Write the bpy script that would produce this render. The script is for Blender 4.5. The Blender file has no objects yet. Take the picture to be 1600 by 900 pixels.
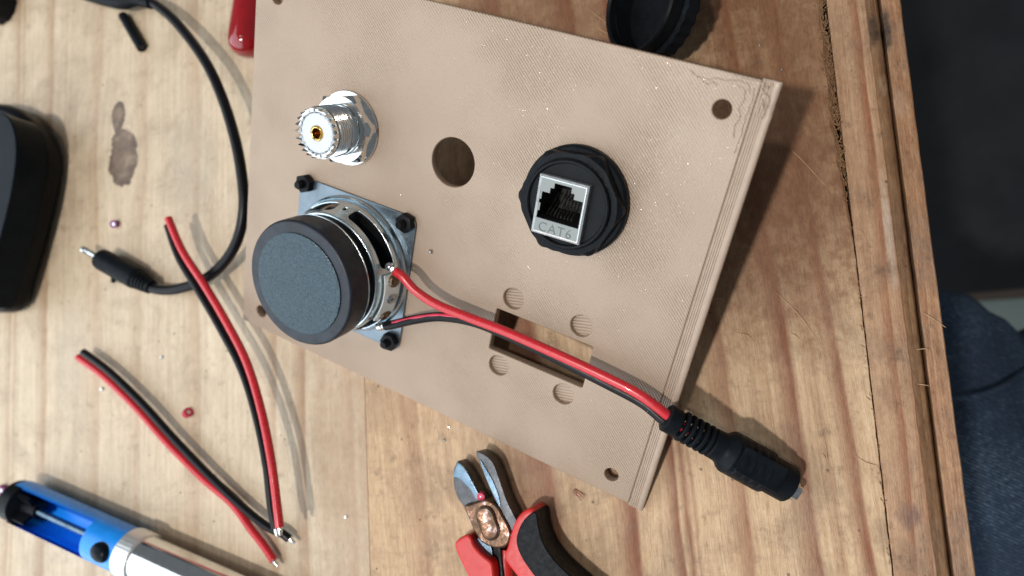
import bpy, bmesh, math, random
from mathutils import Vector, Matrix, Quaternion
random.seed(11)
scene = bpy.context.scene
MM = 0.001
PI = math.pi

# ------------------------------------------------------------------ camera
TX = Vector((0.93723379, 0.09573476, -0.33530237))
TY = Vector((-0.05565318, 0.99031564, 0.12719141))
TZ = Vector((-0.34423182, 0.10054744, -0.93348522))
TX.normalize(); TY = (TY - TX * TY.dot(TX)).normalized(); TZ = TX.cross(TY) * -1
if TZ.z > 0: TZ = -TZ
FPX = 1145.0
CAMP = Vector((43.0425, 39.0539, 228.4275))
cam = bpy.data.cameras.new("camera")
cam_o = bpy.data.objects.new("camera", cam)
scene.collection.objects.link(cam_o)
mw = Matrix(((TX.x, TX.y, -TX.z, CAMP.x * MM), (TY.x, TY.y, -TY.z, CAMP.y * MM),
             (TZ.x, TZ.y, -TZ.z, CAMP.z * MM), (0, 0, 0, 1)))
cam_o.matrix_world = mw
cam.sensor_width = 36.0
cam.lens = 36.0 * FPX / 1600.0
cam.clip_start = 0.005
cam.clip_end = 20
cam.dof.use_dof = True
cam.dof.focus_distance = 0.209
cam.dof.aperture_fstop = 9.0
scene.camera = cam_o

# ------------------------------------------------------------------ world, lamps, exposure
world = bpy.data.worlds.new("World")
scene.world = world
world.use_nodes = True
wn = world.node_tree
bg = wn.nodes["Background"]
bg.inputs[0].default_value = (0.86, 0.93, 1.0, 1)
bg.inputs[1].default_value = 0.15
scene.view_settings.view_transform = 'Standard'
scene.view_settings.look = 'None'
scene.view_settings.exposure = 0.12
scene.view_settings.gamma = 1.0

def point_lamp(name, pos, watts, col, radius):
    l = bpy.data.lights.new(name, 'POINT')
    l.energy = watts; l.color = col; l.shadow_soft_size = radius
    o = bpy.data.objects.new(name, l); scene.collection.objects.link(o)
    o.location = Vector(pos) * MM
    return o
def area_lamp(name, pos, target, watts, col, sx, sy):
    l = bpy.data.lights.new(name, 'AREA')
    l.energy = watts; l.color = col; l.shape = 'RECTANGLE'; l.size = sx; l.size_y = sy
    o = bpy.data.objects.new(name, l); scene.collection.objects.link(o)
    o.location = Vector(pos) * MM
    d = (Vector(target) - Vector(pos)).normalized()
    o.rotation_euler = d.to_track_quat('-Z', 'Y').to_euler()
    return o
point_lamp("bench_lamp", (49 - .197 * 1250, 103 - .273 * 1250, 54 + .942 * 1250), 33.0, (1.0, 0.955, 0.90), 0.032)
point_lamp("ceiling_bulb", (49 - .063 * 1900, 103 + .029 * 1900, 54 + .998 * 1900), 15.0, (1.0, 0.86, 0.74), 0.05)
area_lamp("window_light", (-950, -260, 560), (-120, 60, 0), 22.0, (0.84, 0.93, 1.0), 1.9, 1.7)

# ------------------------------------------------------------------ geometry helpers (all lengths in mm)
def at(px, py, z=0.0):
    c = Vector((px - 800, 450 - py, FPX))
    d = Vector((TX.dot(c), TY.dot(c), TZ.dot(c)))
    t = (z - CAMP.z) / d.z
    return CAMP + d * t
PO = Vector((-147.1, 68.3, 2.9))
EX = Vector((0.9036, -0.4284, 0.0)).normalized()
EN = Vector((-0.1721, -0.363, 0.9158)).normalized()
EY = EN.cross(EX).normalized(); EN = EX.cross(EY)
PROT = Matrix((EX, EY, EN)).transposed()
def on_panel(u, v, h=0.0):
    return PO + EX * u + EY * v + EN * h
def pan(px, py, h=0.0):
    c = Vector((px - 800, 450 - py, FPX))
    d = Vector((TX.dot(c), TY.dot(c), TZ.dot(c)))
    t = (PO + EN * h - CAMP).dot(EN) / d.dot(EN)
    q = CAMP + d * t - PO
    return Vector((q.dot(EX), q.dot(EY), h))

def link(o, parent=None):
    scene.collection.objects.link(o)
    if parent is not None: o.parent = parent
    return o
def tag(o, label=None, cat=None, group=None, kind=None):
    if label: o["label"] = label
    if cat: o["category"] = cat
    if group: o["group"] = group
    if kind: o["kind"] = kind
    return o
def thing(name, label, cat, loc=(0, 0, 0), rot=None, group=None):
    o = bpy.data.objects.new(name, None)
    o.empty_display_size = 0.005
    m = (rot.to_4x4() if rot is not None else Matrix.Identity(4))
    m.translation = Vector(loc) * MM
    o.matrix_world = m
    link(o); tag(o, label, cat, group)
    return o
def mesh_obj(name, bm, mat, parent=None, sharp=38, smooth=True, weighted=True):
    me = bpy.data.meshes.new(name)
    bmesh.ops.recalc_face_normals(bm, faces=bm.faces)
    bm.to_mesh(me); bm.free()
    for v in me.vertices: v.co = v.co * MM
    if smooth:
        me.polygons.foreach_set("use_smooth", [True] * len(me.polygons))
        me.set_sharp_from_angle(angle=math.radians(sharp))
    me.materials.append(mat)
    me.update()
    o = link(bpy.data.objects.new(name, me), parent)
    if smooth and weighted:
        w = o.modifiers.new("weighted", 'WEIGHTED_NORMAL'); w.keep_sharp = True; w.weight = 60
    return o

def frame_from(d):
    d = d.normalized()
    a = Vector((0, 0, 1)) if abs(d.z) < 0.9 else Vector((1, 0, 0))
    x = a.cross(d).normalized(); y = d.cross(x)
    return x, y
def catmull(pts, n=8, closed=False):
    out = []; P = [Vector(p) for p in pts]; N = len(P)
    segs = N if closed else N - 1
    for i in range(segs):
        if closed: a, b, c, d = P[(i - 1) % N], P[i], P[(i + 1) % N], P[(i + 2) % N]
        else: a, b, c, d = P[max(i - 1, 0)], P[i], P[i + 1], P[min(i + 2, N - 1)]
        for k in range(n):
            t = k / n
            out.append(0.5 * ((2 * b) + (c - a) * t + (2 * a - 5 * b + 4 * c - d) * t * t + (3 * b - a - 3 * c + d) * t ** 3))
    if not closed: out.append(P[-1])
    return out
def tube(bm, pts, r, n=12, cap=True, round_end=False):
    pts = [Vector(p) for p in pts]
    rs = r if isinstance(r, (list, tuple)) else [r] * len(pts)
    rings = []; x = None
    for i, p in enumerate(pts):
        d = (pts[min(i + 1, len(pts) - 1)] - pts[max(i - 1, 0)]).normalized()
        if x is None: x, y = frame_from(d)
        else:
            x = (x - d * x.dot(d)).normalized(); y = d.cross(x)
        rings.append([bm.verts.new(p + (x * math.cos(2 * PI * k / n) + y * math.sin(2 * PI * k / n)) * rs[i]) for k in range(n)])
    for a, b in zip(rings, rings[1:]):
        for k in range(n):
            bm.faces.new((a[k], a[(k + 1) % n], b[(k + 1) % n], b[k]))
    if cap:
        bm.faces.new(rings[0][::-1]); bm.faces.new(rings[-1])
    return bm
def lathe(bm, prof, n=48, o=(0, 0, 0), axis=None, a0=0.0, a1=2 * PI, rfun=None):
    """prof: list of (r, h) revolved about axis through o."""
    o = Vector(o)
    d = Vector((0, 0, 1)) if axis is None else Vector(axis).normalized()
    if axis is None: x, y = Vector((1, 0, 0)), Vector((0, 1, 0))
    else: x, y = frame_from(d)
    full = abs(a1 - a0 - 2 * PI) < 1e-6
    m = n if full else n + 1
    rings = []
    for (r, h) in prof:
        if r < 1e-6 and full: rings.append([bm.verts.new(o + d * h)])
        else:
            rings.append([bm.verts.new(o + d * h + (x * math.cos(a0 + (a1 - a0) * k / n) + y * math.sin(a0 + (a1 - a0) * k / n)) * (rfun(r, h, a0 + (a1 - a0) * k / n) if rfun else r)) for k in range(m)])
    for a, b in zip(rings, rings[1:]):
        if len(a) == 1 and len(b) == 1: continue
        for k in range(n):
            k2 = (k + 1) % m
            if len(a) == 1: bm.faces.new((a[0], b[k], b[k2]))
            elif len(b) == 1: bm.faces.new((a[k], a[k2], b[0]))
            else: bm.faces.new((a[k], a[k2], b[k2], b[k]))
    return bm
def slab(poly, z0, z1, bev=0.5, seg=3, both=False):
    """prism over a 2D outline with a rounded upper rim"""
    bm = bmesh.new()
    vs = [bm.verts.new((p[0], p[1], z1)) for p in poly]
    f = bm.faces.new(vs)
    f.normal_update()
    r = bmesh.ops.extrude_face_region(bm, geom=[f])
    nv = [e for e in r['geom'] if isinstance(e, bmesh.types.BMVert)]
    for v in nv: v.co.z = z0
    bm.normal_update()
    zs = [z1] + ([z0] if both else [])
    es = [e for e in bm.edges if any(all(abs(v.co.z - z) < 1e-6 for v in e.verts) for z in zs)]
    if bev > 0:
        bmesh.ops.bevel(bm, geom=es, offset=bev, segments=seg, profile=0.5, affect='EDGES', clamp_overlap=True)
    return bm
def box(bm, x0, x1, y0, y1, z0, z1):
    v = [bm.verts.new(p) for p in ((x0, y0, z0), (x1, y0, z0), (x1, y1, z0), (x0, y1, z0), (x0, y0, z1), (x1, y0, z1), (x1, y1, z1), (x0, y1, z1))]
    for f in ((0, 3, 2, 1), (4, 5, 6, 7), (0, 1, 5, 4), (1, 2, 6, 5), (2, 3, 7, 6), (3, 0, 4, 7)):
        bm.faces.new([v[i] for i in f])
    return bm
def ngon(r, n, rot=0.0, c=(0, 0)):
    return [(c[0] + r * math.cos(rot + 2 * PI * k / n), c[1] + r * math.sin(rot + 2 * PI * k / n)) for k in range(n)]
def rrect(x0, x1, y0, y1, r, n=4):
    out = []
    for (cx, cy, a) in ((x1 - r, y0 + r, -PI / 2), (x1 - r, y1 - r, 0), (x0 + r, y1 - r, PI / 2), (x0 + r, y0 + r, PI)):
        for k in range(n + 1):
            t = a + PI / 2 * k / n
            out.append((cx + r * math.cos(t), cy + r * math.sin(t)))
    return out
def plate_bm(outer, holes, z0, z1, bev=0.0):
    """flat plate with through holes"""
    cu = bpy.data.curves.new("outline", 'CURVE'); cu.dimensions = '2D'; cu.fill_mode = 'BOTH'
    for poly in [outer] + holes:
        s = cu.splines.new('POLY'); s.points.add(len(poly) - 1); s.use_cyclic_u = True
        for p, q in zip(s.points, poly): p.co = (q[0], q[1], 0, 1)
    t = (z1 - z0) / 2
    cu.extrude = t - bev; cu.bevel_depth = bev; cu.bevel_resolution = 2; cu.offset = -bev
    o = bpy.data.objects.new("outline", cu); scene.collection.objects.link(o)
    dg = bpy.context.evaluated_depsgraph_get()
    me = bpy.data.meshes.new_from_object(o.evaluated_get(dg))
    bm = bmesh.new(); bm.from_mesh(me)
    bpy.data.objects.remove(o); bpy.data.curves.remove(cu); bpy.data.meshes.remove(me)
    bmesh.ops.remove_doubles(bm, verts=bm.verts, dist=1e-4)
    for v in bm.verts: v.co.z += (z0 + z1) / 2
    return bm

# ------------------------------------------------------------------ materials
def new_mat(name):
    m = bpy.data.materials.new(name); m.use_nodes = True
    nt = m.node_tree
    return m, nt, nt.nodes["Principled BSDF"]
def coords(nt, scale=1000.0):
    tc = nt.nodes.new("ShaderNodeTexCoord"); mp = nt.nodes.new("ShaderNodeMapping")
    mp.inputs['Scale'].default_value = (scale,) * 3 if not isinstance(scale, tuple) else scale
    nt.links.new(tc.outputs['Object'], mp.inputs['Vector'])
    return mp.outputs['Vector']
def noise(nt, vec, sc, detail=3, rough=0.55, dist=0.0):
    n = nt.nodes.new("ShaderNodeTexNoise"); n.inputs['Scale'].default_value = sc
    n.inputs['Detail'].default_value = detail; n.inputs['Roughness'].default_value = rough
    n.inputs['Distortion'].default_value = dist
    if vec is not None: nt.links.new(vec, n.inputs['Vector'])
    return n.outputs['Fac']
def scaled(nt, vec, s):
    mp = nt.nodes.new("ShaderNodeMapping"); mp.inputs['Scale'].default_value = s
    nt.links.new(vec, mp.inputs['Vector']); return mp.outputs['Vector']
def math_n(nt, op, a, b=None, c=None, clamp=False):
    n = nt.nodes.new("ShaderNodeMath"); n.operation = op; n.use_clamp = clamp
    for i, x in enumerate((a, b, c)):
        if x is None: continue
        if isinstance(x, (int, float)): n.inputs[i].default_value = x
        else: nt.links.new(x, n.inputs[i])
    return n.outputs[0]
def ramp(nt, fac, stops, interp='LINEAR'):
    r = nt.nodes.new("ShaderNodeValToRGB"); r.color_ramp.interpolation = interp
    el = r.color_ramp.elements
    while len(el) > 1: el.remove(el[-1])
    for i, (p, c) in enumerate(stops):
        e = el[0] if i == 0 else el.new(p)
        e.position = p; e.color = (c, c, c, 1) if isinstance(c, (int, float)) else (*c[:3], 1)
    nt.links.new(fac, r.inputs[0]); return r.outputs[0]
def mix(nt, fac, a, b, mode='MIX'):
    n = nt.nodes.new("ShaderNodeMix"); n.data_type = 'RGBA'; n.blend_type = mode
    for sock, x in ((n.inputs[0], fac), (n.inputs[6], a), (n.inputs[7], b)):
        if isinstance(x, (int, float)): sock.default_value = x
        elif isinstance(x, (tuple, list)): sock.default_value = (*x[:3], 1)
        else: nt.links.new(x, sock)
    return n.outputs[2]
def bump(nt, h, strength, dist, normal=None):
    b = nt.nodes.new("ShaderNodeBump"); b.inputs['Strength'].default_value = strength
    b.inputs['Distance'].default_value = dist * MM
    nt.links.new(h, b.inputs['Height'])
    if normal is not None: nt.links.new(normal, b.inputs['Normal'])
    return b.outputs[0]

def plain(name, col, rough=0.5, metal=0.0, var=0.15, vscale=0.6, bmp=0.0, bscale=4.0, rvar=0.15, spec=0.5, coat=0.0):
    """principled with soft blotches, uneven gloss and fine relief"""
    m, nt, p = new_mat(name)
    v = coords(nt)
    n1 = noise(nt, v, vscale * 0.35, 4, 0.6)
    dark = tuple(c * (1 - var) for c in col); lite = tuple(min(1, c * (1 + var)) for c in col)
    nt.links.new(ramp(nt, n1, [(0.3, dark), (0.7, lite)]), p.inputs['Base Color'])
    n2 = noise(nt, v, vscale, 4, 0.65)
    nt.links.new(ramp(nt, n2, [(0.25, max(0.03, rough - rvar)), (0.75, min(1, rough + rvar))]), p.inputs['Roughness'])
    p.inputs['Metallic'].default_value = metal
    p.inputs['Specular IOR Level'].default_value = spec
    p.inputs['Coat Weight'].default_value = coat
    if bmp > 0:
        nt.links.new(bump(nt, noise(nt, v, bscale, 3, 0.6), 1.0, bmp), p.inputs['Normal'])
    return m

M = {}
M['black_plastic'] = plain("black_plastic", (0.006, 0.007, 0.009), 0.38, var=0.3, bmp=0.015, bscale=3, spec=0.12)
M['black_matte'] = plain("black_rubber", (0.007, 0.009, 0.012), 0.46, var=0.3, bmp=0.02, bscale=2.5, spec=0.10)
M['black_gloss'] = plain("black_gloss", (0.005, 0.009, 0.013), 0.24, var=0.2, rvar=0.05, spec=0.07)
M['case_black'] = plain("case_black", (0.004, 0.005, 0.007), 0.35, var=0.2, spec=0.15)
M['black_hole'] = plain("black_cavity", (0.004, 0.004, 0.005), 0.6, var=0.2)
M['chrome'] = plain("nickel_plate", (0.78, 0.80, 0.80), 0.13, 1.0, var=0.06, rvar=0.06)
M['zinc'] = plain("zinc_steel", (0.48, 0.56, 0.60), 0.30, 1.0, var=0.14, vscale=0.5, rvar=0.10, bmp=0.01, bscale=1.5)
M['zinc_shaded'] = plain("shaded_zinc", (0.17, 0.205, 0.235), 0.34, 1.0, var=0.2, vscale=0.4, rvar=0.08, bmp=0.01, bscale=1.5)  # same zinc, base darkened for the dim reflection on the plate
M['zinc_lit'] = plain("lit_zinc", (0.62, 0.71, 0.76), 0.24, 1.0, var=0.06, rvar=0.04)  # same zinc, base lightened for the light the rings catch
M['steel'] = plain("tool_steel", (0.13, 0.19, 0.25), 0.30, 1.0, var=0.25, rvar=0.12, bmp=0.03, bscale=1.5)
M['dark_steel'] = plain("dark_tool_steel", (0.075, 0.078, 0.085), 0.38, 1.0, var=0.35, rvar=0.12, bmp=0.04, bscale=1.2)
M['jack_metal'] = plain("jack_shell", (0.19, 0.195, 0.185), 0.34, 1.0, var=0.04, vscale=0.2, rvar=0.03)
M['knurl'] = plain("knurled_aluminium", (0.80, 0.83, 0.84), 0.42, 0.8, var=0.05)
M['gold'] = plain("gold_plate", (0.85, 0.55, 0.16), 0.18, 1.0, var=0.1, rvar=0.06)
M['solder'] = plain("solder", (0.75, 0.76, 0.76), 0.18, 1.0, var=0.15, vscale=2, rvar=0.1, bmp=0.06, bscale=1.2)
M['copper'] = plain("copper", (0.80, 0.42, 0.28), 0.28, 1.0, var=0.15)
M['ptfe'] = plain("white_insulator", (0.60, 0.64, 0.68), 0.35, var=0.03)
M['red_pvc'] = plain("red_insulation", (0.56, 0.020, 0.030), 0.28, var=0.08, rvar=0.08, coat=0.2)
M['black_pvc'] = plain("black_insulation", (0.006, 0.006, 0.008), 0.33, var=0.2, rvar=0.08, spec=0.2)
M['red_grip'] = plain("red_grip", (0.58, 0.028, 0.026), 0.42, var=0.08, bmp=0.02, bscale=2.5)
M['red_gloss'] = plain("red_lacquer", (0.26, 0.006, 0.010), 0.12, var=0.1, rvar=0.04, coat=0.5)
M['blue'] = plain("blue_anodised", (0.010, 0.29, 0.95), 0.30, 0.0, var=0.08, rvar=0.08)
M['pink_pvc'] = plain("pink_insulation", (0.62, 0.05, 0.10), 0.35, var=0.1)
M['purple_pvc'] = plain("purple_insulation", (0.20, 0.02, 0.16), 0.35, var=0.1)
M['card'] = plain("terminal_card", (0.62, 0.64, 0.62), 0.45, var=0.1, bmp=0.01)
M['flux'] = plain("burnt_flux", (0.10, 0.055, 0.02), 0.2, var=0.5, vscale=2)
M['grey_pin'] = plain("contact_metal", (0.35, 0.34, 0.30), 0.35, 1.0, var=0.1)
M['sheet'] = plain("pale_green_sheet", (0.34, 0.44, 0.42), 0.7, var=0.12, vscale=0.02)
M['trim'] = plain("brown_trim", (0.13, 0.10, 0.08), 0.7, var=0.12, vscale=0.02)
M['floor'] = plain("dark_floor", (0.007, 0.008, 0.012), 0.75, var=0.55, vscale=0.02, bmp=0.2, bscale=0.3)

# pivot: bare metal under brown rust
def rust_mat():
    m, nt, p = new_mat("rusty_pivot"); v = coords(nt)
    n = noise(nt, v, 0.28, 5, 0.65)
    nt.links.new(ramp(nt, n, [(0.36, (0.50, 0.40, 0.37)), (0.44, (0.20, 0.11, 0.07)), (0.58, (0.075, 0.042, 0.022)), (0.75, (0.18, 0.10, 0.05))]), p.inputs['Base Color'])
    nt.links.new(ramp(nt, n, [(0.40, 1.0), (0.6, 0.45)]), p.inputs['Metallic'])
    nt.links.new(ramp(nt, noise(nt, v, 0.8, 4), [(0.3, 0.22), (0.7, 0.5)]), p.inputs['Roughness'])
    nt.links.new(bump(nt, noise(nt, v, 0.7, 4), 1.0, 0.12), p.inputs['Normal'])
    return m
M['rust'] = rust_mat()

# magnet: dark ferrite with cracks of gloss
M['ferrite'] = plain("ferrite", (0.016, 0.020, 0.030), 0.42, var=0.35, vscale=0.5, rvar=0.15, bmp=0.03, bscale=1.2, spec=0.35)
def backplate_mat():
    m, nt, p = new_mat("galvanised_backplate"); v = coords(nt)
    vo = nt.nodes.new("ShaderNodeTexVoronoi"); vo.inputs['Scale'].default_value = 2.3
    nt.links.new(v, vo.inputs['Vector'])
    n = noise(nt, v, 1.9, 4, 0.75)
    nt.links.new(ramp(nt, n, [(0.3, (0.028, 0.042, 0.051)), (0.7, (0.066, 0.090, 0.104))]), p.inputs['Base Color'])
    p.inputs['Metallic'].default_value = 0.85
    nt.links.new(ramp(nt, n, [(0.3, 0.42), (0.7, 0.26)]), p.inputs['Roughness'])
    h = math_n(nt, 'ADD', vo.outputs['Distance'], noise(nt, v, 2.2, 2))
    nt.links.new(bump(nt, h, 1.0, 0.10), p.inputs['Normal'])
    return m
M['backplate'] = backplate_mat()

# printed tan filament with diagonal beads, blobs that glint
def print_mat(name, angle, pitch, line_h, spark=1.0):
    m, nt, p = new_mat(name); v = coords(nt)
    big = noise(nt, v, 0.02, 3)
    nt.links.new(ramp(nt, big, [(0.3, (0.350, 0.254, 0.182)), (0.7, (0.388, 0.286, 0.208))]), p.inputs['Base Color'])
    mp = nt.nodes.new("ShaderNodeMapping"); mp.inputs['Rotation'].default_value = (0, 0, angle)
    nt.links.new(v, mp.inputs['Vector'])
    sx = nt.nodes.new("ShaderNodeSeparateXYZ"); nt.links.new(mp.outputs[0], sx.inputs[0])
    wob = noise(nt, scaled(nt, mp.outputs[0], (2.0, 0.25, 1)), 1.0, 3)
    x = math_n(nt, 'MULTIPLY_ADD', wob, 0.25, sx.outputs['X'])
    s = math_n(nt, 'SINE', math_n(nt, 'MULTIPLY', x, 2 * PI / pitch))
    s = math_n(nt, 'ABSOLUTE', math_n(nt, 'SINE', math_n(nt, 'MULTIPLY', x, PI / pitch)))
    amp = ramp(nt, noise(nt, v, 0.035, 2), [(0.40, 0.25), (0.62, 1.0)])
    hl = math_n(nt, 'MULTIPLY', math_n(nt, 'POWER', s, 0.5), amp)
    b1 = bump(nt, hl, 1.0, line_h)
    fine = noise(nt, scaled(nt, mp.outputs[0], (2.4, 1.0, 1)), 1.0, 3, 0.6)
    b3 = bump(nt, fine, 1.0, 0.07, b1)
    nt.links.new(b3, p.inputs['Normal'])
    nt.links.new(ramp(nt, noise(nt, v, 0.06, 4, .6), [(0.3, 0.36), (0.7, 0.48)]), p.inputs['Roughness'])
    p.inputs['Specular IOR Level'].default_value = 0.55
    return m
M['print'] = print_mat("tan_filament_top", math.radians(-47), 0.72, 0.17)
M['print_floor'] = print_mat("tan_filament_bridge", math.radians(75), 0.95, 0.32, 0.4)
M['print_blob'] = plain("tan_filament_gloss", (0.39, 0.295, 0.225), 0.15, var=0.04, rvar=0.04, spec=0.5); M['print_blob'].node_tree.nodes["Principled BSDF"].inputs['IOR'].default_value = 1.65
M['print_edge'] = plain("tan_filament_edge", (0.38, 0.283, 0.213), 0.42, var=0.08, bmp=0.05, bscale=1.5)

# ------------------------------------------------------------------ wood
def wood_mat(name, base_lo, base_hi, stripe_col, stripes, g0, g1, slope, dirt=0.5, rough=0.5, knots=(), relief=0.12, gloss_spec=0.5, spots=(), grit=0.25):
    m, nt, p = new_mat(name); v = coords(nt)
    sp = nt.nodes.new("ShaderNodeSeparateXYZ"); nt.links.new(v, sp.inputs[0])
    X, Y = sp.outputs['X'], sp.outputs['Y']
    g = math_n(nt, 'MULTIPLY_ADD', Y, slope, X)
    w1 = noise(nt, scaled(nt, v, (0.02, 0.007, 0.02)), 1.0, 3, 0.5)
    w2 = noise(nt, scaled(nt, v, (0.15, 0.03, 0.1)), 1.0, 2, 0.5)
    g = math_n(nt, 'ADD', g, math_n(nt, 'MULTIPLY_ADD', w1, 7.0, -3.5))
    g = math_n(nt, 'ADD', g, math_n(nt, 'MULTIPLY_ADD', w2, 1.6, -0.8))
    kmask = None
    for (kx, ky, ka, kb, push) in knots:
        dx = math_n(nt, 'DIVIDE', math_n(nt, 'SUBTRACT', X, kx), ka)
        dy = math_n(nt, 'DIVIDE', math_n(nt, 'SUBTRACT', Y, ky), kb)
        d2 = math_n(nt, 'ADD', math_n(nt, 'MULTIPLY', dx, dx), math_n(nt, 'MULTIPLY', dy, dy))
        d2 = math_n(nt, 'ADD', d2, math_n(nt, 'MULTIPLY_ADD', noise(nt, v, 0.14, 5, 0.65), 1.8, -0.9))
        fall = math_n(nt, 'DIVIDE', dx, math_n(nt, 'ADD', d2, 0.8))
        g = math_n(nt, 'SUBTRACT', g, math_n(nt, 'MULTIPLY', fall, push))
        km = ramp(nt, d2, [(0.0, 0.75), (0.5, 0.85), (0.85, 0.9), (1.05, 0.0)])
        kmask = km if kmask is None else math_n(nt, 'MAXIMUM', kmask, km)
    # broad stripes where the photo shows them
    f = math_n(nt, 'DIVIDE', math_n(nt, 'SUBTRACT', g, g0), g1 - g0)
    stops = [(0.0, 0.0)]
    for (c, hw, st) in sorted(stripes):
        a, b_, d = (c - hw - g0) / (g1 - g0), (c + hw * 0.35 - g0) / (g1 - g0), (c + hw * 0.6 - g0) / (g1 - g0)
        if a <= stops[-1][0]: a = stops[-1][0] + 0.0005
        stops += [(a, 0.0), (b_, st), (d, 0.0)]
    st = ramp(nt, f, stops[:32])
    # fine growth lines and pores drawn out along the grain
    cg = nt.nodes.new("ShaderNodeCombineXYZ"); nt.links.new(g, cg.inputs[0]); nt.links.new(math_n(nt, 'MULTIPLY', Y, 0.02), cg.inputs[1])
    fine1 = noise(nt, cg.outputs[0], 0.55, 3, 0.6)
    fine2 = noise(nt, cg.outputs[0], 2.6, 3, 0.6)
    blotch = noise(nt, scaled(nt, v, (0.05, 0.03, 0.05)), 1.0, 5, 0.62)
    tone = math_n(nt, 'ADD', math_n(nt, 'MULTIPLY', fine1, 0.6), math_n(nt, 'MULTIPLY', blotch, 0.4))
    col = ramp(nt, tone, [(0.32, base_lo), (0.64, base_hi)])
    st = math_n(nt, 'MULTIPLY', st, math_n(nt, 'MULTIPLY_ADD', blotch, 1.4, 0.35), clamp=True)
    col = mix(nt, math_n(nt, 'MULTIPLY', st, 1.15, clamp=True), col, stripe_col)
    col = mix(nt, ramp(nt, fine2, [(0.50, 0.0), (0.75, 0.42)]), col, stripe_col)
    # cross saw marks, greyish dirt and little dark dents
    saw = noise(nt, scaled(nt, v, (0.06, 0.9, 0.3)), 1.0, 3, 0.6)
    col = mix(nt, ramp(nt, saw, [(0.55, 0.0), (0.75, 0.22 * dirt)]), col, (0.22, 0.14, 0.09))
    d1 = noise(nt, v, 0.035, 6, 0.72, 0.6)
    col = mix(nt, ramp(nt, d1, [(0.47, 0.0), (0.64, 0.70 * dirt)]), col, (0.22, 0.135, 0.085))
    d3 = noise(nt, v, 0.16, 5, 0.7)
    col = mix(nt, ramp(nt, d3, [(0.56, 0.0), (0.70, 0.70 * dirt)]), col, (0.15, 0.085, 0.05))
    vo = nt.nodes.new("ShaderNodeTexVoronoi"); vo.inputs['Scale'].default_value = 0.11
    nt.links.new(v, vo.inputs['Vector'])
    spk = ramp(nt, vo.outputs['Distance'], [(0.03, 0.75), (0.065, 0.0)])
    col = mix(nt, spk, col, (0.07, 0.045, 0.03))
    for (sx_, sy_, ra, rb, sc_, k_) in spots:
        q_ = at(sx_, sy_)
        dx = math_n(nt, 'DIVIDE', math_n(nt, 'SUBTRACT', X, q_.x), ra)
        dy = math_n(nt, 'DIVIDE', math_n(nt, 'SUBTRACT', Y, q_.y), rb)
        dd = math_n(nt, 'ADD', math_n(nt, 'MULTIPLY', dx, dx), math_n(nt, 'MULTIPLY', dy, dy))
        dd = math_n(nt, 'ADD', dd, math_n(nt, 'MULTIPLY_ADD', d3, 2.2, -1.1))
        col = mix(nt, ramp(nt, dd, [(0.0, k_), (0.45, k_ * .6), (1.0, 0.0)]), col, sc_)
    gr_ = math_n(nt, 'ADD', math_n(nt, 'MULTIPLY', noise(nt, scaled(nt, v, (1.6, 0.35, 1.0)), 1.0, 5, 0.75), .55), math_n(nt, 'MULTIPLY', noise(nt, scaled(nt, v, (.30, .10, .3)), 1.0, 5, .7, .5), .45))
    col = mix(nt, grit, col, ramp(nt, gr_, [(0.36, 0.12), (0.50, 0.5), (0.66, 0.92)]), 'SOFT_LIGHT')
    if kmask is not None:
        kc = ramp(nt, noise(nt, v, 0.18, 4, 0.6), [(0.42, (0.05, 0.018, 0.014)), (0.54, (0.10, 0.055, 0.036)), (0.68, (0.22, 0.15, 0.105))])
        col = mix(nt, kmask, col, kc)
    nt.links.new(col, p.inputs['Base Color'])
    h = math_n(nt, 'ADD', math_n(nt, 'MULTIPLY', fine2, 0.5), math_n(nt, 'MULTIPLY', noise(nt, scaled(nt, v, (0.9, 0.35, 0.9)), 1.0, 5, 0.65), 0.9))
    h = math_n(nt, 'SUBTRACT', h, math_n(nt, 'MULTIPLY', spk, 0.6))
    h = math_n(nt, 'SUBTRACT', h, math_n(nt, 'MULTIPLY', st, 0.25))
    nt.links.new(bump(nt, h, 1.0, relief), p.inputs['Normal'])
    nt.links.new(ramp(nt, blotch, [(0.3, rough - 0.08), (0.7, rough + 0.10)]), p.inputs['Roughness'])
    p.inputs['Specular IOR Level'].default_value = gloss_spec
    return m
def G(px, py, slope):
    q = at(px, py); return q.x + slope * q.y
kn = at(192, 246); kn2 = at(185, 182)
M['wood_far'] = wood_mat("pale_pine", (0.50, 0.390, 0.262), (0.66, 0.540, 0.385), (0.40, 0.255, 0.150),  # paler board, base lightened further for the stronger light on the left
    [(G(20, 600, 0), 4, .5), (G(68, 600, 0), 5, .7), (G(30, 60, 0), 3, .6), (G(150, 500, 0), 6, .45), (G(215, 300, 0), 5, .4), (G(300, 560, 0), 7, .45), (G(425, 600, 0), 3.5, .7), (G(472, 600, 0), 4, .85), (G(545, 620, 0), 3.5, .6), (G(566, 620, 0), 4.5, .6)],
    -340, -80, 0.0, dirt=0.45, rough=0.42, grit=0.32, knots=[(kn.x, kn.y, 8.0, 13.5, 6.0), (kn2.x, kn2.y, 4.0, 7.0, 2.5)], relief=0.06,
    spots=[(535, 680, 14, 70, (.40, .255, .15), .6), (110, 560, 10, 30, (.40, .33, .26), .35), (300, 250, 14, 30, (.42, .36, .29), .4)])
S = 0.06
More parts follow.
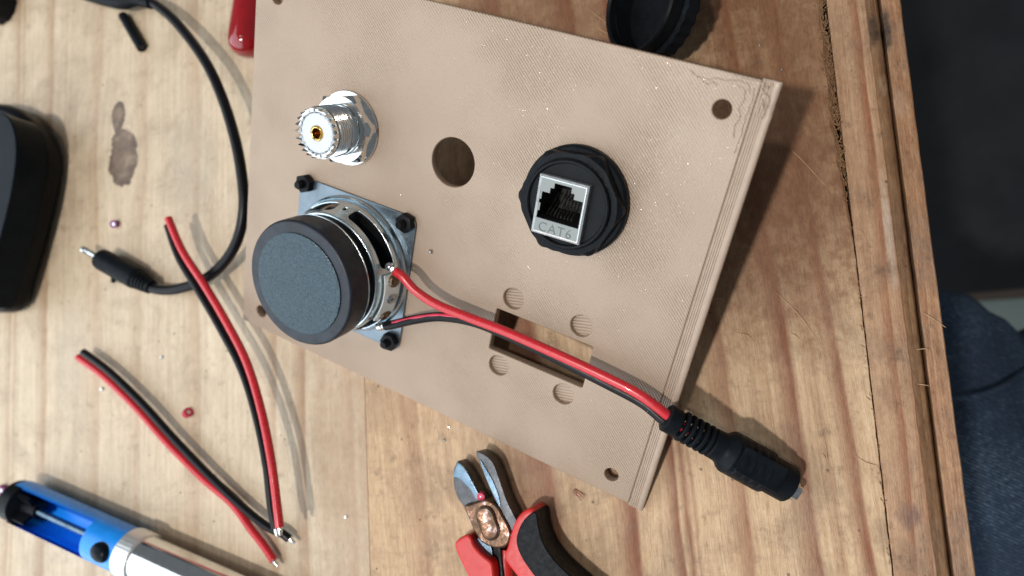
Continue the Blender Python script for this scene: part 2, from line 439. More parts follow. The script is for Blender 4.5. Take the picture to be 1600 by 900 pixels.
M['wood_mid'] = wood_mat("worn_pine", (0.44, 0.275, 0.148), (0.64, 0.455, 0.280), (0.23, 0.080, 0.036),
    [(G(640, 690, S), 8, .35), (G(755, 20, S), 14, .75), (G(880, 30, S), 6, .9), (G(950, 30, S), 7, .7), (8.6, 3.0, .9), (12.9, 2.6, .8), (27, 5, .55), (45.6, 4.2, .85), (52.5, 2.5, .3), (59.2, 3.4, .85), (63.6, 3.0, .8)],
    -110, 85, S, dirt=0.7, rough=0.52, relief=0.20, gloss_spec=0.35, grit=0.42,
    spots=[(1385, 838, 4, 7, (.13, .07, .045), .5), (1268, 236, 7, 5, (.15, .10, .06), .7), (1184, 98, 2.2, 2.0, (.07, .04, .03), .8), (1142, 84, .7, 1.6, (.03, .02, .02), .9), (1230, 690, 5, 6, (.20, .10, .06), .4), (900, 20, 75, 24, (.20, .088, .042), .75), (1240, 60, 42, 75, (.20, .088, .038), .85), (590, 640, 14, 9, (.32, .21, .14), .25), (1190, 330, 38, 50, (.20, .090, .042), .85), (640, 640, 22, 12, (.34, .21, .12), .25)])
M['wood_near'] = wood_mat("worn_pine_strip", (0.30, 0.165, 0.085), (0.50, 0.315, 0.190), (0.27, 0.098, 0.042),
    [(72.5, 2.0, .7), (76.5, 1.5, .5)], 60, 90, 0.0, dirt=0.95, rough=0.55, relief=0.22, gloss_spec=0.35, grit=0.45,
    spots=[(1420, 805, 3.6, 4.4, (.15, .08, .065), .75), (1362, 30, 1.6, 4, (.03, .02, .02), .8), (1388, 360, 1.2, 20, (.55, .46, .38), .5)])
M['wood_varnish'] = wood_mat("old_varnish", (0.20, 0.105, 0.050), (0.30, 0.17, 0.085), (0.12, 0.05, 0.02),
    [(78, 1.0, .5)], 60, 90, 0.0, dirt=0.7, rough=0.45, relief=0.14, grit=0.6, spots=[(1364, 45, 2.2, 5.5, (.02, .015, .015), .9), (1380, 130, 1.5, 4, (.36, .24, .15), .6)])
M['wood_edge'] = wood_mat("edging_wood", (0.25, 0.128, 0.060), (0.40, 0.225, 0.118), (0.26, 0.095, 0.035),
    [(82.2, 1.2, .5), (84.2, 1.0, .4)], 75, 95, 0.0, dirt=1.0, rough=0.5, relief=0.2, grit=0.65, spots=[(1386, 45, 1.5, 7, (.02, .016, .016), .95), (1408, 160, 2.0, 5, (.40, .28, .2), .4), (1440, 520, 2, 5, (.2, .13, .08), .6)])

from mathutils import noise as mnoise
def nz1(t, s=0.0):
    return mnoise.noise(Vector((t, s, 1.7)))
bench = thing("workbench", "worn pine workbench top of long boards with dark gaps and a thin edging strip", "workbench", (0, 0, 0))
Y0, Y1 = -75.0, 330.0
def board(name, mat, x0, x1, ztop, el, er, thick=22, ny=260):
    """el / er: functions of y -> (edge shift, chamfer width, chamfer drop)"""
    bm = bmesh.new(); rows = []
    for j in range(ny + 1):
        y = Y0 + (Y1 - Y0) * j / ny
        a, ca, da = el(y); b, cb, db = er(y)
        xs = [(x0 + a, ztop - thick), (x0 + a, ztop - da), (x0 + a + ca, ztop), (x1 + b - cb, ztop), (x1 + b, ztop - db), (x1 + b, ztop - thick)]
        rows.append([bm.verts.new((x, y, z)) for x, z in xs])
    for r, s in zip(rows, rows[1:]):
        for k in range(5): bm.faces.new((r[k], r[k + 1], s[k + 1], s[k]))
    return mesh_obj(name, bm, mat, bench, sharp=25)
board("board", M['wood_far'], -420, -96.6, 0.0, lambda y: (0, .4, .3), lambda y: (0, .15, .1))
def crack(y):
    w = max(0.0, min(1.0, (y - 70) / 40.0))
    return (-0.35 - w * (1.1 + 0.7 * nz1(y * .12)) + 0.15 * nz1(y * .5), 0.15 + w * (1.2 + 0.5 * nz1(y * .3, 4)), 0.12 + w * 0.9)
board("board", M['wood_mid'], -96.5, 66.0, 0.0, lambda y: (0, .15, .1), crack, ny=520)
board("board", M['wood_near'], 66.0, 76.3, 0.05, lambda y: (0.12 * nz1(y * .4, 9), .2, .15), lambda y: (.25 * nz1(y * .2, 3), .25, .2), ny=400)
# darker bevelled nosing of the last board
bm = bmesh.new(); rows = []
for j in range(301):
    y = Y0 + (Y1 - Y0) * j / 300
    a = .25 * nz1(y * .2, 3)
    prof = [(76.3 + a + .02, -0.25), (77.4, -0.55), (78.8 + .12 * nz1(y * .3, 6), -1.0), (79.7 + .15 * nz1(y * .25, 7), -1.9), (79.8, -22)]
    rows.append([bm.verts.new((x, y, z)) for x, z in prof])
for r, s in zip(rows, rows[1:]):
    for k in range(4): bm.faces.new((r[k], r[k + 1], s[k + 1], s[k]))
mesh_obj("nosing", bm, M['wood_varnish'], bench, sharp=50)
board("edging_strip", M['wood_edge'], 80.45, 85.35, -0.5, lambda y: (.10 * nz1(y * .2, 12), .5, .4), lambda y: (.12 * nz1(y * .15, 13), .3, .3), thick=26)
bm = bmesh.new()
for k in range(800):
    y = random.triangular(84, 165, 125) if k > 60 else random.uniform(-20, 90)
    ww = max(0.0, min(1.0, (y - 70) / 40.0))
    x = 65.7 - random.uniform(0, .5 + 2.5 * ww); z = -random.uniform(.05, .9) * (.4 + .6 * ww)
    l = random.uniform(.5, 1.9); a = random.gauss(PI / 2, .55)
    p0 = Vector((x, y, z)); dd = Vector((math.cos(a) * l, math.sin(a) * l, random.uniform(-.1, .25)))
    tube(bm, [p0, p0 + dd * .5 + Vector((0, 0, .12)), p0 + dd], [.14, .17, .05], 4)
o = mesh_obj("torn_fibres", bm, M['wood_varnish'], bench); o["kind"] = "stuff"
bm = bmesh.new(); box(bm, -400, 84, Y0 + 10, Y1 - 10, -40, -22.6)
mesh_obj("gap_backing", bm, M['floor'], bench)  # added unseen slab in floor black, keeps the board gaps dark

# ------------------------------------------------------------------ front panel (3D printed)
panel = thing("front_panel", "tan 3D printed faceplate with round holes, a rectangular slot and a ridged right edge", "faceplate", PO, PROT)
W_, H_ = 162.2, 126.7
STRIP = 4.2
circ = lambda c, r, n=40: [(c[0] + r * math.cos(-2 * PI * k / n), c[1] + r * math.sin(-2 * PI * k / n)) for k in range(n)]
SPC, SOC, RJC = (47.2, 40.2), (40.9, 84.4), (119.8, 85.3)
recess = [(107.3, 50.0), (129.8, 49.8), (107.0, 26.5), (129.6, 26.3)]
holes = [circ((79.6, 84.4), 7.3, 56), circ((150.7, 118.0), 2.35), circ((150.4, 6.9), 2.2), circ((8.9, 117.6), 2.35), circ((9.0, 7.0), 2.3),
         circ(SPC, 20.0), circ(SOC, 8.0), circ(RJC, 12.5)] + [circ(c, 3.35) for c in recess]
holes.append(rrect(102.6, 134.8, 30.9, 45.0, 0.5, 3)[::-1])
bm = plate_bm([(0, 0), (W_ - STRIP - .3, 0), (W_ - STRIP - .3, H_), (0, H_)], holes, -3.0, 0.0, 0.35)
mesh_obj("plate", bm, M['print'], panel, smooth=False)
for c in recess:
    bm = bmesh.new(); lathe(bm, [(0, -1.7), (3.6, -1.7), (3.6, -2.6), (0, -2.6)], 28, (c[0], c[1], 0))
    o = mesh_obj("recess_floor", bm, M['print_floor'], panel)
# ridged strip along the right edge: four printed beads side by side on a tongue
bm = bmesh.new(); box(bm, W_ - STRIP - .3, W_ - .05, -0.9, H_ + .3, -3.0, -0.75)
mesh_obj("edge_tongue", bm, M['print_edge'], panel, smooth=False)
bx_ = W_ - STRIP
for k, bw in enumerate((0.62, 0.55, 0.60, 0.58, 1.75)):
    bm = bmesh.new(); n = 110; pts = []
    for q in range(n + 1):
        y = -0.7 + (H_ + .8) * q / n
        wob = 0.04 * nz1(y * .35, k * 7) + (0.25 * nz1(y * 1.3, k * 5) if y > H_ - 9 else 0)
        pts.append((bx_ + bw / 2 + wob, y, 0.06 * nz1(y * .5, k + 30) + (0.25 * nz1(y * 1.1, k + 40) if y > H_ - 7 else 0)))
    tube(bm, pts, bw * 0.57, 10)
    for v in bm.verts: v.co.z = v.co.z * (.8 if k < 4 else .45) - 0.62 - .04 * k
    mesh_obj("print_bead", bm, M['print_edge'], panel)
    bx_ += bw
# tiny glossy blobs left by the nozzle
bm = bmesh.new(); cnt = 0; rb = random.Random(5)
keepout = [((79.6, 84.4), 7.8), ((150.7, 118.0), 2.8), ((150.4, 6.9), 2.7), ((8.9, 117.6), 2.8), ((9, 7), 2.8), (SOC, 11.8), (RJC, 15.5)] + [(c, 3.8) for c in recess]
while cnt < 6500:
    u, v = rb.uniform(1, W_ - STRIP - 1), rb.uniform(1, H_ - 1)
    dens = .05 + .60 * (u / W_) + .45 * (v / H_) + .5 * mnoise.noise(Vector((u * .05, v * .05, 3)))
    if rb.random() > dens: continue
    if abs(u - SPC[0]) < 24 and abs(v - SPC[1]) < 24.5: continue
    if 102 < u < 135.4 and 30.3 < v < 45.6: continue
    if any((u - c[0]) ** 2 + (v - c[1]) ** 2 < r * r for c, r in keepout): continue
    r = rb.choice((.07, .08, .09, .10, .11, .12, .14, .17)); h = r * .125; t1, t2 = rb.gauss(0, .08), rb.gauss(0, .08)
    st, an = rb.uniform(1, 1.7), -PI / 4 + rb.gauss(0, .3)
    def pt(rr, a, z):
        x, y = rr * st * math.cos(a), rr * math.sin(a)
        X, Y = x * math.cos(an) - y * math.sin(an), x * math.sin(an) + y * math.cos(an)
        return bm.verts.new((u + X, v + Y, .03 + z + t1 * X + t2 * Y))
    c_ = pt(0, 0, h); m1 = [pt(r * .55, 2 * PI * k / 6, h * .7) for k in range(6)]; m2 = [pt(r, 2 * PI * k / 6, 0) for k in range(6)]
    for k in range(6):
        q = (k + 1) % 6
        bm.faces.new((c_, m1[k], m1[q])); bm.faces.new((m1[k], m2[k], m2[q], m1[q]))
    cnt += 1
o = mesh_obj("nozzle_blobs", bm, M['print_blob'], panel, sharp=89, weighted=False); o["kind"] = "stuff"
# loose perimeter strands peeling at the top right corner
e = W_ - STRIP - .6
for k, ctrl in enumerate((
    [(e - 17, H_ - 1.5), (e - 15.2, H_ - 2.6), (e - 12.5, H_ - 2.9), (e - 10.5, H_ - 2.2), (e - 7.5, H_ - 2.0), (e - 5, H_ - 1.5), (e - 2.6, H_ - 1.9), (e - 1.6, H_ - 3.6)],
    [(e - 13.6, H_ - 3.2), (e - 12.2, H_ - 3.9), (e - 10.6, H_ - 3.2), (e - 9.4, H_ - 3.7)],
    [(e - 4.8, H_ - 2.6), (e - 3.0, H_ - 3.2), (e - 2.4, H_ - 5.2), (e - 3.0, H_ - 7.4), (e - 2.2, H_ - 9.4), (e - 2.7, H_ - 12.0), (e - 2.0, H_ - 14.5)],
    [(e - 1.0, H_ - 2.2), (e - .5, H_ - 5), (e - .9, H_ - 9), (e - .6, H_ - 14), (e - 1.0, H_ - 18)],
    [(e - 6.4, H_ - .5), (e - 3, H_ - .7), (e - .4, H_ - .6), (e + 1.6, H_ - 1.6), (e + 2.4, H_ - .4)],
    [(e + .6, H_ - .3), (e + 1.2, H_ - 2.6), (e + 2.6, H_ - 3.4), (e + 3.2, H_ - 5.6), (e + 2.2, H_ - 6.6)],
    [(e + 1.6, H_ - 4.2), (e + 3.0, H_ - 7.4), (e + 2.0, H_ - 8.6)])):
    pts = catmull([(a, b, .04) for a, b in ctrl], 10)
    pts = [p + Vector((.28 * nz1(i * .33, k), .28 * nz1(i * .37, k + 9), .10 * nz1(i * .4, k + 3))) for i, p in enumerate(pts)]
    bm = bmesh.new(); tube(bm, pts, [.17 + .09 * nz1(i * .3, k + 20) for i in range(len(pts))], 7)
    mesh_obj("loose_strand", bm, M['print_edge'], panel)

# ------------------------------------------------------------------ loudspeaker
spk = thing("loudspeaker", "small square steel loudspeaker with round black magnet bolted to the tan panel", "loudspeaker", on_panel(SPC[0], SPC[1], 0), PROT)
hs = 23.4
nutpos = [(-20.4, 22.2), (20.2, 21.6), (20.2, -20.8), (-20.6, -20.6)]
bm = plate_bm(rrect(-hs, hs, -hs - .4, hs + .4, 3.0, 5), [circ((0, 0), 20.6, 72)], 0.02, 0.9, 0.15)
mesh_obj("mounting_plate", bm, M['zinc_shaded'], spk, sharp=30)
# pressed rings of the basket
bm = bmesh.new()
lathe(bm, [(23.3, 0.85), (23.25, 1.4), (23.0, 2.1), (22.6, 2.45), (22.25, 2.2), (22.15, 2.0), (22.1, 3.2), (21.95, 4.1), (21.6, 4.6), (21.1, 4.5), (20.8, 3.9)], 96)
mesh_obj("basket_rim", bm, M['zinc_lit'], spk, sharp=60)
# flank of the basket with rounded windows
win = [(97, 134, 5.0, 9.8, 1.7), (86.2, 89.6, 6.4, 7.7, .2), (21, 80, 5.0, 9.9, 1.8), (-62, -31, 5.0, 9.8, 1.7), (150, 205, 5.0, 9.8, 1.7), (222, 275, 5.0, 9.8, 1.7)]
def cone_r(h):
    return 22.15 - (h - 3.6) * 0.30 if h < 10.2 else 20.17 - (h - 10.2) * .25
def in_window(a, h):
    for lo, hi, h0, h1, rc in win:
        d = (a - lo) % 360
        w = hi - lo
        if d > w or not h0 < h < h1: continue
        x = d * PI / 180 * 21; W = w * PI / 180 * 21
        dx = max(rc - x, x - (W - rc), 0); dy = max(h0 + rc - h, h - (h1 - rc), 0)
        if dx * dx + dy * dy <= rc * rc: return True
    return False
bm = bmesh.new(); n = 420; hsx = [3.6 + 7.8 * i / 26 for i in range(27)]
rings = [[bm.verts.new((cone_r(h) * math.cos(2 * PI * k / n), cone_r(h) * math.sin(2 * PI * k / n), h)) for k in range(n)] for h in hsx]
for i in range(len(hsx) - 1):
    for k in range(n):
        if in_window(360 * (k + .5) / n, (hsx[i] + hsx[i + 1]) / 2): continue
        bm.faces.new((rings[i][k], rings[i][(k + 1) % n], rings[i + 1][(k + 1) % n], rings[i + 1][k]))
for v in [v for v in bm.verts if not v.link_faces]: bm.verts.remove(v)
edge = [v for v in bm.verts if any(len(e.link_faces) == 1 for e in v.link_edges) and 4.2 < v.co.z < 10.6]
for _ in range(2): bmesh.ops.smooth_vert(bm, verts=edge, factor=.5, use_axis_x=True, use_axis_y=True, use_axis_z=True)
o = mesh_obj("basket", bm, M['zinc_lit'], spk)
so = o.modifiers.new("wall", 'SOLIDIFY'); so.thickness = 0.7 * MM; so.offset = -1
bm = bmesh.new(); lathe(bm, [(0, 10.7), (19.2, 10.7), (19.9, 11.0), (20.15, 11.7), (19.9, 12.4), (19.0, 12.65), (0, 12.65)], 96)
mesh_obj("basket_top", bm, M['zinc_lit'], spk, sharp=60)
bm = bmesh.new(); lathe(bm, [(19.6, 2.6), (16, 4.2), (11, 7.0), (9.6, 7.4), (9.6, 10.8)], 64)
mesh_obj("cone", bm, M['black_matte'], spk)
# magnet between its pole plates
bm = bmesh.new(); lathe(bm, [(18.4, 12.6), (18.4, 15.0), (19.2, 15.6), (19.2, 16.2)], 96)
mesh_obj("front_washer", bm, M['black_plastic'], spk)  # black stands for the shade in the gap below the magnet
bm = bmesh.new(); lathe(bm, [(0, 15.8), (19.6, 15.8), (20.0, 16.1), (20.0, 16.5), (19.6, 16.7)], 96)
mesh_obj("pole_plate", bm, M['zinc_lit'], spk)
bm = bmesh.new(); lathe(bm, [(0, 16.5), (19.5, 16.5), (20.0, 16.9), (20.05, 20), (20.05, 23.9), (19.7, 24.6), (19.0, 24.95), (0, 24.95)], 96)
mesh_obj("magnet", bm, M['ferrite'], spk, sharp=50)
bm = bmesh.new(); lathe(bm, [(16.2, 24.9), (16.2, 25.3), (15.7, 25.55), (0, 25.55)], 96)
mesh_obj("back_plate", bm, M['backplate'], spk)
# terminal card
a0, a1 = math.radians(-30), math.radians(16)
bm = bmesh.new(); n = 16
prev = None
for k in range(n + 1):
    a = a0 + (a1 - a0) * k / n
    ring = [bm.verts.new((r * math.cos(a), r * math.sin(a), h)) for r, h in ((22.35, 4.6), (22.9, 4.8), (21.5, 10.2), (20.9, 10.0))]
    if prev:
        for q in range(4): bm.faces.new((prev[q], prev[(q + 1) % 4], ring[(q + 1) % 4], ring[q]))
    else: bm.faces.new(ring)
    prev = ring
bm.faces.new(prev)
term = mesh_obj("terminal_card", bm, M['card'], spk)
ax = Vector((math.cos(math.radians(-6)), math.sin(math.radians(-6)), 0.26)).normalized()
bm = bmesh.new(); lathe(bm, [(0.5, 0.05), (0.6, .7), (1.1, .8), (1.7, .4), (1.75, 0)], 24, Vector((math.cos(math.radians(-6)) * 22.1, math.sin(math.radians(-6)) * 22.1, 7.3)), ax)
mesh_obj("rivet", bm, M['zinc'], term)
for ang in (10, -25):
    a = math.radians(ang); d = Vector((math.cos(a), math.sin(a), 0)); t = Vector((-math.sin(a), math.cos(a), 0))
    c = d * 22.3 + Vector((0, 0, 7.6))
    bm = bmesh.new()
    for i, (w, l) in enumerate(((1.5, 0), (1.5, 2.4), (1.1, 4.2))):
        pass
    vs = []
    for s in (-1, 1):
        for w, z, out in ((1.2, -1.8, 0.5), (1.2, .8, .2), (.8, 2.6, .7)):
            vs.append(bm.verts.new(c + t * (w * s) + Vector((0, 0, z)) + d * out))
    bm.faces.new((vs[0], vs[3], vs[4], vs[1])); bm.faces.new((vs[1], vs[4], vs[5], vs[2]))
    o = mesh_obj("solder_lug", bm, M['solder'], term); s2 = o.modifiers.new("wall", 'SOLIDIFY'); s2.thickness = .4 * MM
    bm = bmesh.new(); lathe(bm, [(0, 1.0), (.9, .8), (1.9, .3), (2.3, .05), (2.3, -.1)], 20, c - Vector((0, 0, .8)) + d * .05, d + Vector((0, 0, .26)))
    mesh_obj("flux_stain", bm, M['flux'], term)
# four nuts on bolts
nut_me = None; bolt_me = None
for i, (x, y) in enumerate(nutpos):
    if i == 0:
        b2 = slab(ngon(3.15, 6, 0.3), 0.9, 3.4, 0.35, 2)
        o = mesh_obj("nut", b2, M['black_plastic'], spk); nut_me = o.data
        bm = bmesh.new(); lathe(bm, [(1.45, 0.9), (1.45, 5.2), (1.1, 5.8), (0, 5.8)], 20)
        b = mesh_obj("bolt", bm, M['black_plastic'], o); bolt_me = b.data
    else:
        o = link(bpy.data.objects.new("nut", nut_me), spk); b = link(bpy.data.objects.new("bolt", bolt_me), o)
    o.location = Vector((x, y, 0)) * MM; o.rotation_euler = (0, 0, [0.1, 0.5, 0.9, .3][i])

# ------------------------------------------------------------------ coax socket
so = thing("coax_socket", "nickel threaded coax socket with white insulator and gold centre contact, toothed rim", "connector", on_panel(SOC[0], SOC[1], 0), PROT)
bm = bmesh.new(); lathe(bm, [(8, 0.02), (11.4, 0.02), (11.6, .4), (11.4, .8), (8, .8)], 64)
mesh_obj("washer", bm, M['chrome'], so)
bm = bmesh.new()
def hexr(r, h, a):
    f = abs((a - 0.25) % (PI / 3) - PI / 6)
    flat = 10.1 / math.cos(PI / 6 - f) if False else 10.1 / math.cos(((a - 0.25) % (PI / 3)) - PI / 6)
    return min(r, flat)
lathe(bm, [(7.8, .8), (11.0, .8), (11.7, 1.4), (11.7, 3.6), (10.2, 4.5), (7.9, 4.5), (7.7, 4.2)], 144, rfun=hexr)
mesh_obj("hex_nut", bm, M['chrome'], so, sharp=22)
bm = bmesh.new()
prof = [(7.6, 4.0), (7.6, 6.0), (7.1, 6.3), (7.05, 7.4), (7.6, 7.7)]
h = 7.8
while h < 13.0:
    prof += [(7.75, h), (7.85, h + .25), (7.15, h + .62), (7.15, h + .78)]; h += 0.95
prof += [(7.5, 13.1), (7.55, 13.5)]
lathe(bm, prof, 72)
mesh_obj("threaded_barrel", bm, M['chrome'], so, sharp=40)
bm = bmesh.new(); nt_ = 22; N = nt_ * 4
outer = []; 
for k in range(N + 1):
    pass
rings = [[], [], [], []]
for k in range(N):
    a = 2 * PI * k / N
    ph = k % 4
    top = {0: 13.6, 1: 15.0, 2: 16.2, 3: 15.0}[ph]
    for i, (r, z) in enumerate(((7.45, 13.3), (7.35, top), (6.2, top - .15), (5.95, 13.3))):
        rings[i].append(bm.verts.new((r * math.cos(a), r * math.sin(a), z)))
for i in range(3):
    for k in range(N):
        bm.faces.new((rings[i][k], rings[i][(k + 1) % N], rings[i + 1][(k + 1) % N], rings[i + 1][k]))
mesh_obj("toothed_rim", bm, M['chrome'], so, sharp=30)
bm = bmesh.new(); lathe(bm, [(2.2, 12.0), (2.2, 14.4), (2.5, 14.7), (5.7, 14.7), (6.0, 14.4), (6.0, 13.0)], 64)
mesh_obj("insulator", bm, M['ptfe'], so)
bm = bmesh.new(); lathe(bm, [(2.2, 14.2), (2.15, 15.0), (1.9, 15.15), (1.6, 15.0), (1.55, 6.0), (0, 6.0)], 40)
mesh_obj("centre_contact", bm, M['gold'], so)
bm = bmesh.new(); lathe(bm, [(7.6, -0.5), (7.6, -14), (5.5, -14.5), (0, -14.5)], 40)
mesh_obj("rear_barrel", bm, M['chrome'], so)
bm = bmesh.new(); box(bm, -12.5, 12.5, -12.5, 12.5, -4.8, -3.05); mesh_obj("flange", bm, M['chrome'], so, smooth=False)

# ------------------------------------------------------------------ network jack
rj = thing("network_jack", "black network panel jack with hex nut and metal shielded socket face", "connector", on_panel(RJC[0], RJC[1], 0), PROT)
bm = bmesh.new(); lathe(bm, [(12.3, .02), (15.0, .02), (15.3, .5), (15.3, 2.2), (14.6, 2.9), (12.3, 2.9)], 72)
mesh_obj("flange", bm, M['black_matte'], rj)
bm = bmesh.new()
def hexr2(r, h, a):
    return min(r, 13.5 / math.cos(((a - math.radians(8)) % (PI / 3)) - PI / 6))
lathe(bm, [(12.2, 2.9), (15.2, 2.9), (15.2, 5.4), (13.9, 6.6), (12.4, 6.7)], 144, rfun=hexr2)
mesh_obj("hex_nut", bm, M['black_matte'], rj, sharp=22)
bm = bmesh.new()
prof = [(12.3, 2.9), (12.3, 6.7), (11.9, 6.8), (11.9, 7.0), (12.25, 7.1), (12.2, 7.6), (11.8, 7.9), (11.3, 7.9), (11.0, 7.4)]
lathe(bm, prof, 96)
mesh_obj("threaded_collar", bm, M['black_plastic'], rj, sharp=35)
PW, PH = 14.3, 16.2
face = thing_face = None
rotf = math.radians(2.6)
fx, fy = 118.75 - RJC[0], 83.95 - RJC[1]
def ploc(x, y):
    x -= PW / 2; y -= PH / 2
    return (fx + x * math.cos(rotf) - y * math.sin(rotf), fy + x * math.sin(rotf) + y * math.cos(rotf))
opening = [(1.0, 4.4), (13.3, 4.4), (13.3, 11.7), (10.6, 11.7), (10.6, 13.2), (9.6, 13.2), (9.6, 14.7), (4.7, 14.7), (4.7, 13.2), (3.7, 13.2), (3.7, 11.7), (1.0, 11.7)]
opl = [ploc(*q) for q in opening]
bm = plate_bm(circ((0, 0), 11.3, 72)[::-1], [[ploc(*q) for q in ((.3, .3), (.3, 15.9), (14.0, 15.9), (14.0, .3))]], 6.2, 6.9, 0)
mesh_obj("collar_face", bm, M['black_plastic'], rj)
# pressed metal face with folded rim
bm = plate_bm([ploc(*q) for q in rrect(.45, PW - .45, .45, PH - .45, .3, 2)], [opl[::-1]], 8.3, 8.9, 0.08)
plate = mesh_obj("socket_face", bm, M['jack_metal'], rj, sharp=30)
bm = bmesh.new()
rim_pts = [((0, 0), 8.35), ((.42, .42), 8.95), ((.62, .62), 8.85)]
for (dx0, z0), (dx1, z1) in (((0.0, 6.4), (.0, 8.6)), ((.0, 8.6), (.5, 9.02)), ((.5, 9.02), (.8, 8.88))):
    A = [bm.verts.new((*ploc(*q), z0)) for q in ((dx0, dx0), (PW - dx0, dx0), (PW - dx0, PH - dx0), (dx0, PH - dx0))]
    B = [bm.verts.new((*ploc(*q), z1)) for q in ((dx1, dx1), (PW - dx1, dx1), (PW - dx1, PH - dx1), (dx1, PH - dx1))]
    for k in range(4): bm.faces.new((A[k], A[(k + 1) % 4], B[(k + 1) % 4], B[k]))
mesh_obj("folded_rim", bm, M['knurl'], rj, smooth=False)  # much paler than the face, standing for light on the bevelled edge
# cavity
bm = bmesh.new()
lip = [ploc(*q) for q in opening]
top = [bm.verts.new((x, y, 8.32)) for x, y in lip]; bot = [bm.verts.new((x, y, -5)) for x, y in lip]
for k in range(len(lip)): bm.faces.new((top[k], top[(k + 1) % len(lip)], bot[(k + 1) % len(lip)], bot[k]))
bm.faces.new(bot)
cav = mesh_obj("socket_cavity", bm, M['black_hole'], rj, smooth=False)
for k in range(8):
    x = 3.1 + k * 1.02
    bm = bmesh.new(); tube(bm, [(*ploc(x, 5.2), 6.6), (*ploc(x, 5.6), 6.9), (*ploc(x, 8.4), 3.0), (*ploc(x, 10.5), 0.5)], .17, 6)
    mesh_obj("contact_wire", bm, M['grey_pin'], cav)
for y in (6.4, 9.6):
    bm = bmesh.new(); q0, q1 = (1.02, y), (1.5, y + 2.1)
    box(bm, 0, .45, 0, 2.1, 0, .35)
    for v in bm.verts:
        a, b = ploc(1.0 + v.co.x, y + v.co.y); v.co = Vector((a, b, 8.5 + v.co.z))
    mesh_obj("shield_tab", bm, M['jack_metal'], rj, smooth=False)
# stamped letters
cu = bpy.data.curves.new("letters", 'FONT'); cu.body = "CAT6"; cu.size = 3.7; cu.extrude = 0.06; cu.space_character = 1.12; cu.offset = -0.045
to = bpy.data.objects.new("letters", cu); scene.collection.objects.link(to)
me = bpy.data.meshes.new_from_object(to.evaluated_get(bpy.context.evaluated_depsgraph_get()))
bpy.data.objects.remove(to)
bm = bmesh.new(); bm.from_mesh(me)
xs = [v.co.x for v in bm.verts]; w = max(xs) - min(xs)
for v in bm.verts:
    a, b = ploc((v.co.x - min(xs)) / w * 9.6 + 2.1, v.co.y + 0.95); v.co = Vector((a, b, 8.93 + v.co.z))
mesh_obj("stamped_lettering", bm, plain("stamped_letters", (0.10, 0.11, 0.105), 0.4, 1.0), rj, smooth=False)
# body of the coupler below the panel, on which the raised side of the panel stands
zb = -(on_panel(RJC[0], RJC[1], 0).z) / EN.z + 6.2
bm = bmesh.new(); lathe(bm, [(12.0, 3.0), (12.0, -3.0), (14.6, -3.1), (14.6, -6.5), (12.6, -7), (12.6, -18), (13.2, -18.5), (13.2, zb), (11.5, zb - .8), (0, zb - .8)], 64)
mesh_obj("rear_body", bm, M['black_matte'], rj)

# ------------------------------------------------------------------ round black cap under the top edge
capax = Vector((-0.64, 0.02, 0.77)).normalized()
cap = thing("screw_cap", "open black round screw cap lying tilted on the wood beside the panel's top edge", "cap", (0, 0, 0))
c0 = at(996, 0, 20)
lathe(bm := bmesh.new(), [(0, -11.5), (13.6, -11.5), (15.4, -10.4), (15.8, -3), (15.9, -.6), (15.4, 0), (14.8, 0), (14.3, -.6), (14.0, -8.8), (0, -9.2)], 72, c0, capax)
mesh_obj("cap_shell", bm, M['black_plastic'], cap, sharp=35)
lathe(bm := bmesh.new(), [(15.5, -10.2), (16.9, -9.7), (17.0, -5.4), (15.7, -4.9)], 144, c0, capax, rfun=lambda r, h, a: r + (0.3 * math.sin(a * 30) if r > 16 else 0))
mesh_obj("grip_ring", bm, M['black_matte'], cap)
x_, y_ = frame_from(capax)
for k in range(3):
    a = 2 * PI * k / 3 + .6
    rv = x_ * math.cos(a) + y_ * math.sin(a); tv = capax.cross(rv)
    bm = bmesh.new(); tube(bm, [c0 - capax * 3 + rv * 14.0 - tv * 5, c0 - capax * 3.4 + rv * 14.6, c0 - capax * 3.8 + rv * 14.0 + tv * 5], .5, 8)
    mesh_obj("thread_lug", bm, M['black_plastic'], cap)

# ------------------------------------------------------------------ power lead soldered to the loudspeaker
lead = thing("power_lead", "red and black lead from the loudspeaker to a black barrel socket over the panel edge", "cable", (0, 0, 0))
def pw(px, py, h): q = pan(px, py, h); return on_panel(q.x, q.y, h)
J0, J1 = pw(1046, 655, 5.4), at(1233, 757, 6.8)
jd = (J1 - J0).normalized()
red = [pw(618, 424, 9.6), pw(630, 433, 9.8), pw(650, 455, 9.4), pw(683, 476, 8.8), pw(730, 495, 8.0), pw(790, 518, 7.6), pw(860, 549, 7.2), pw(940, 586, 6.8), pw(1000, 617, 6.6), J0 + EN * .7 + Vector((.6, .7, 0)), J0 + jd * 6 + EN * .4]
blk = [pw(602, 509, 8.6), pw(615, 507, 8.6), pw(650, 499, 8.0), pw(690, 495, 6.6), pw(740, 503, 6.0), pw(795, 525, 5.8), pw(865, 558, 5.6), pw(945, 598, 5.2), pw(1003, 629, 5.0), J0 - Vector((.7, 1.0, .6)), J0 + jd * 6 - EN * .4]
bm = bmesh.new(); tube(bm, catmull(red, 10), 1.45, 16); mesh_obj("red_wire", bm, M['red_pvc'], lead)
bm = bmesh.new(); tube(bm, catmull(blk, 10), 1.5, 16); mesh_obj("black_wire", bm, M['black_pvc'], lead)
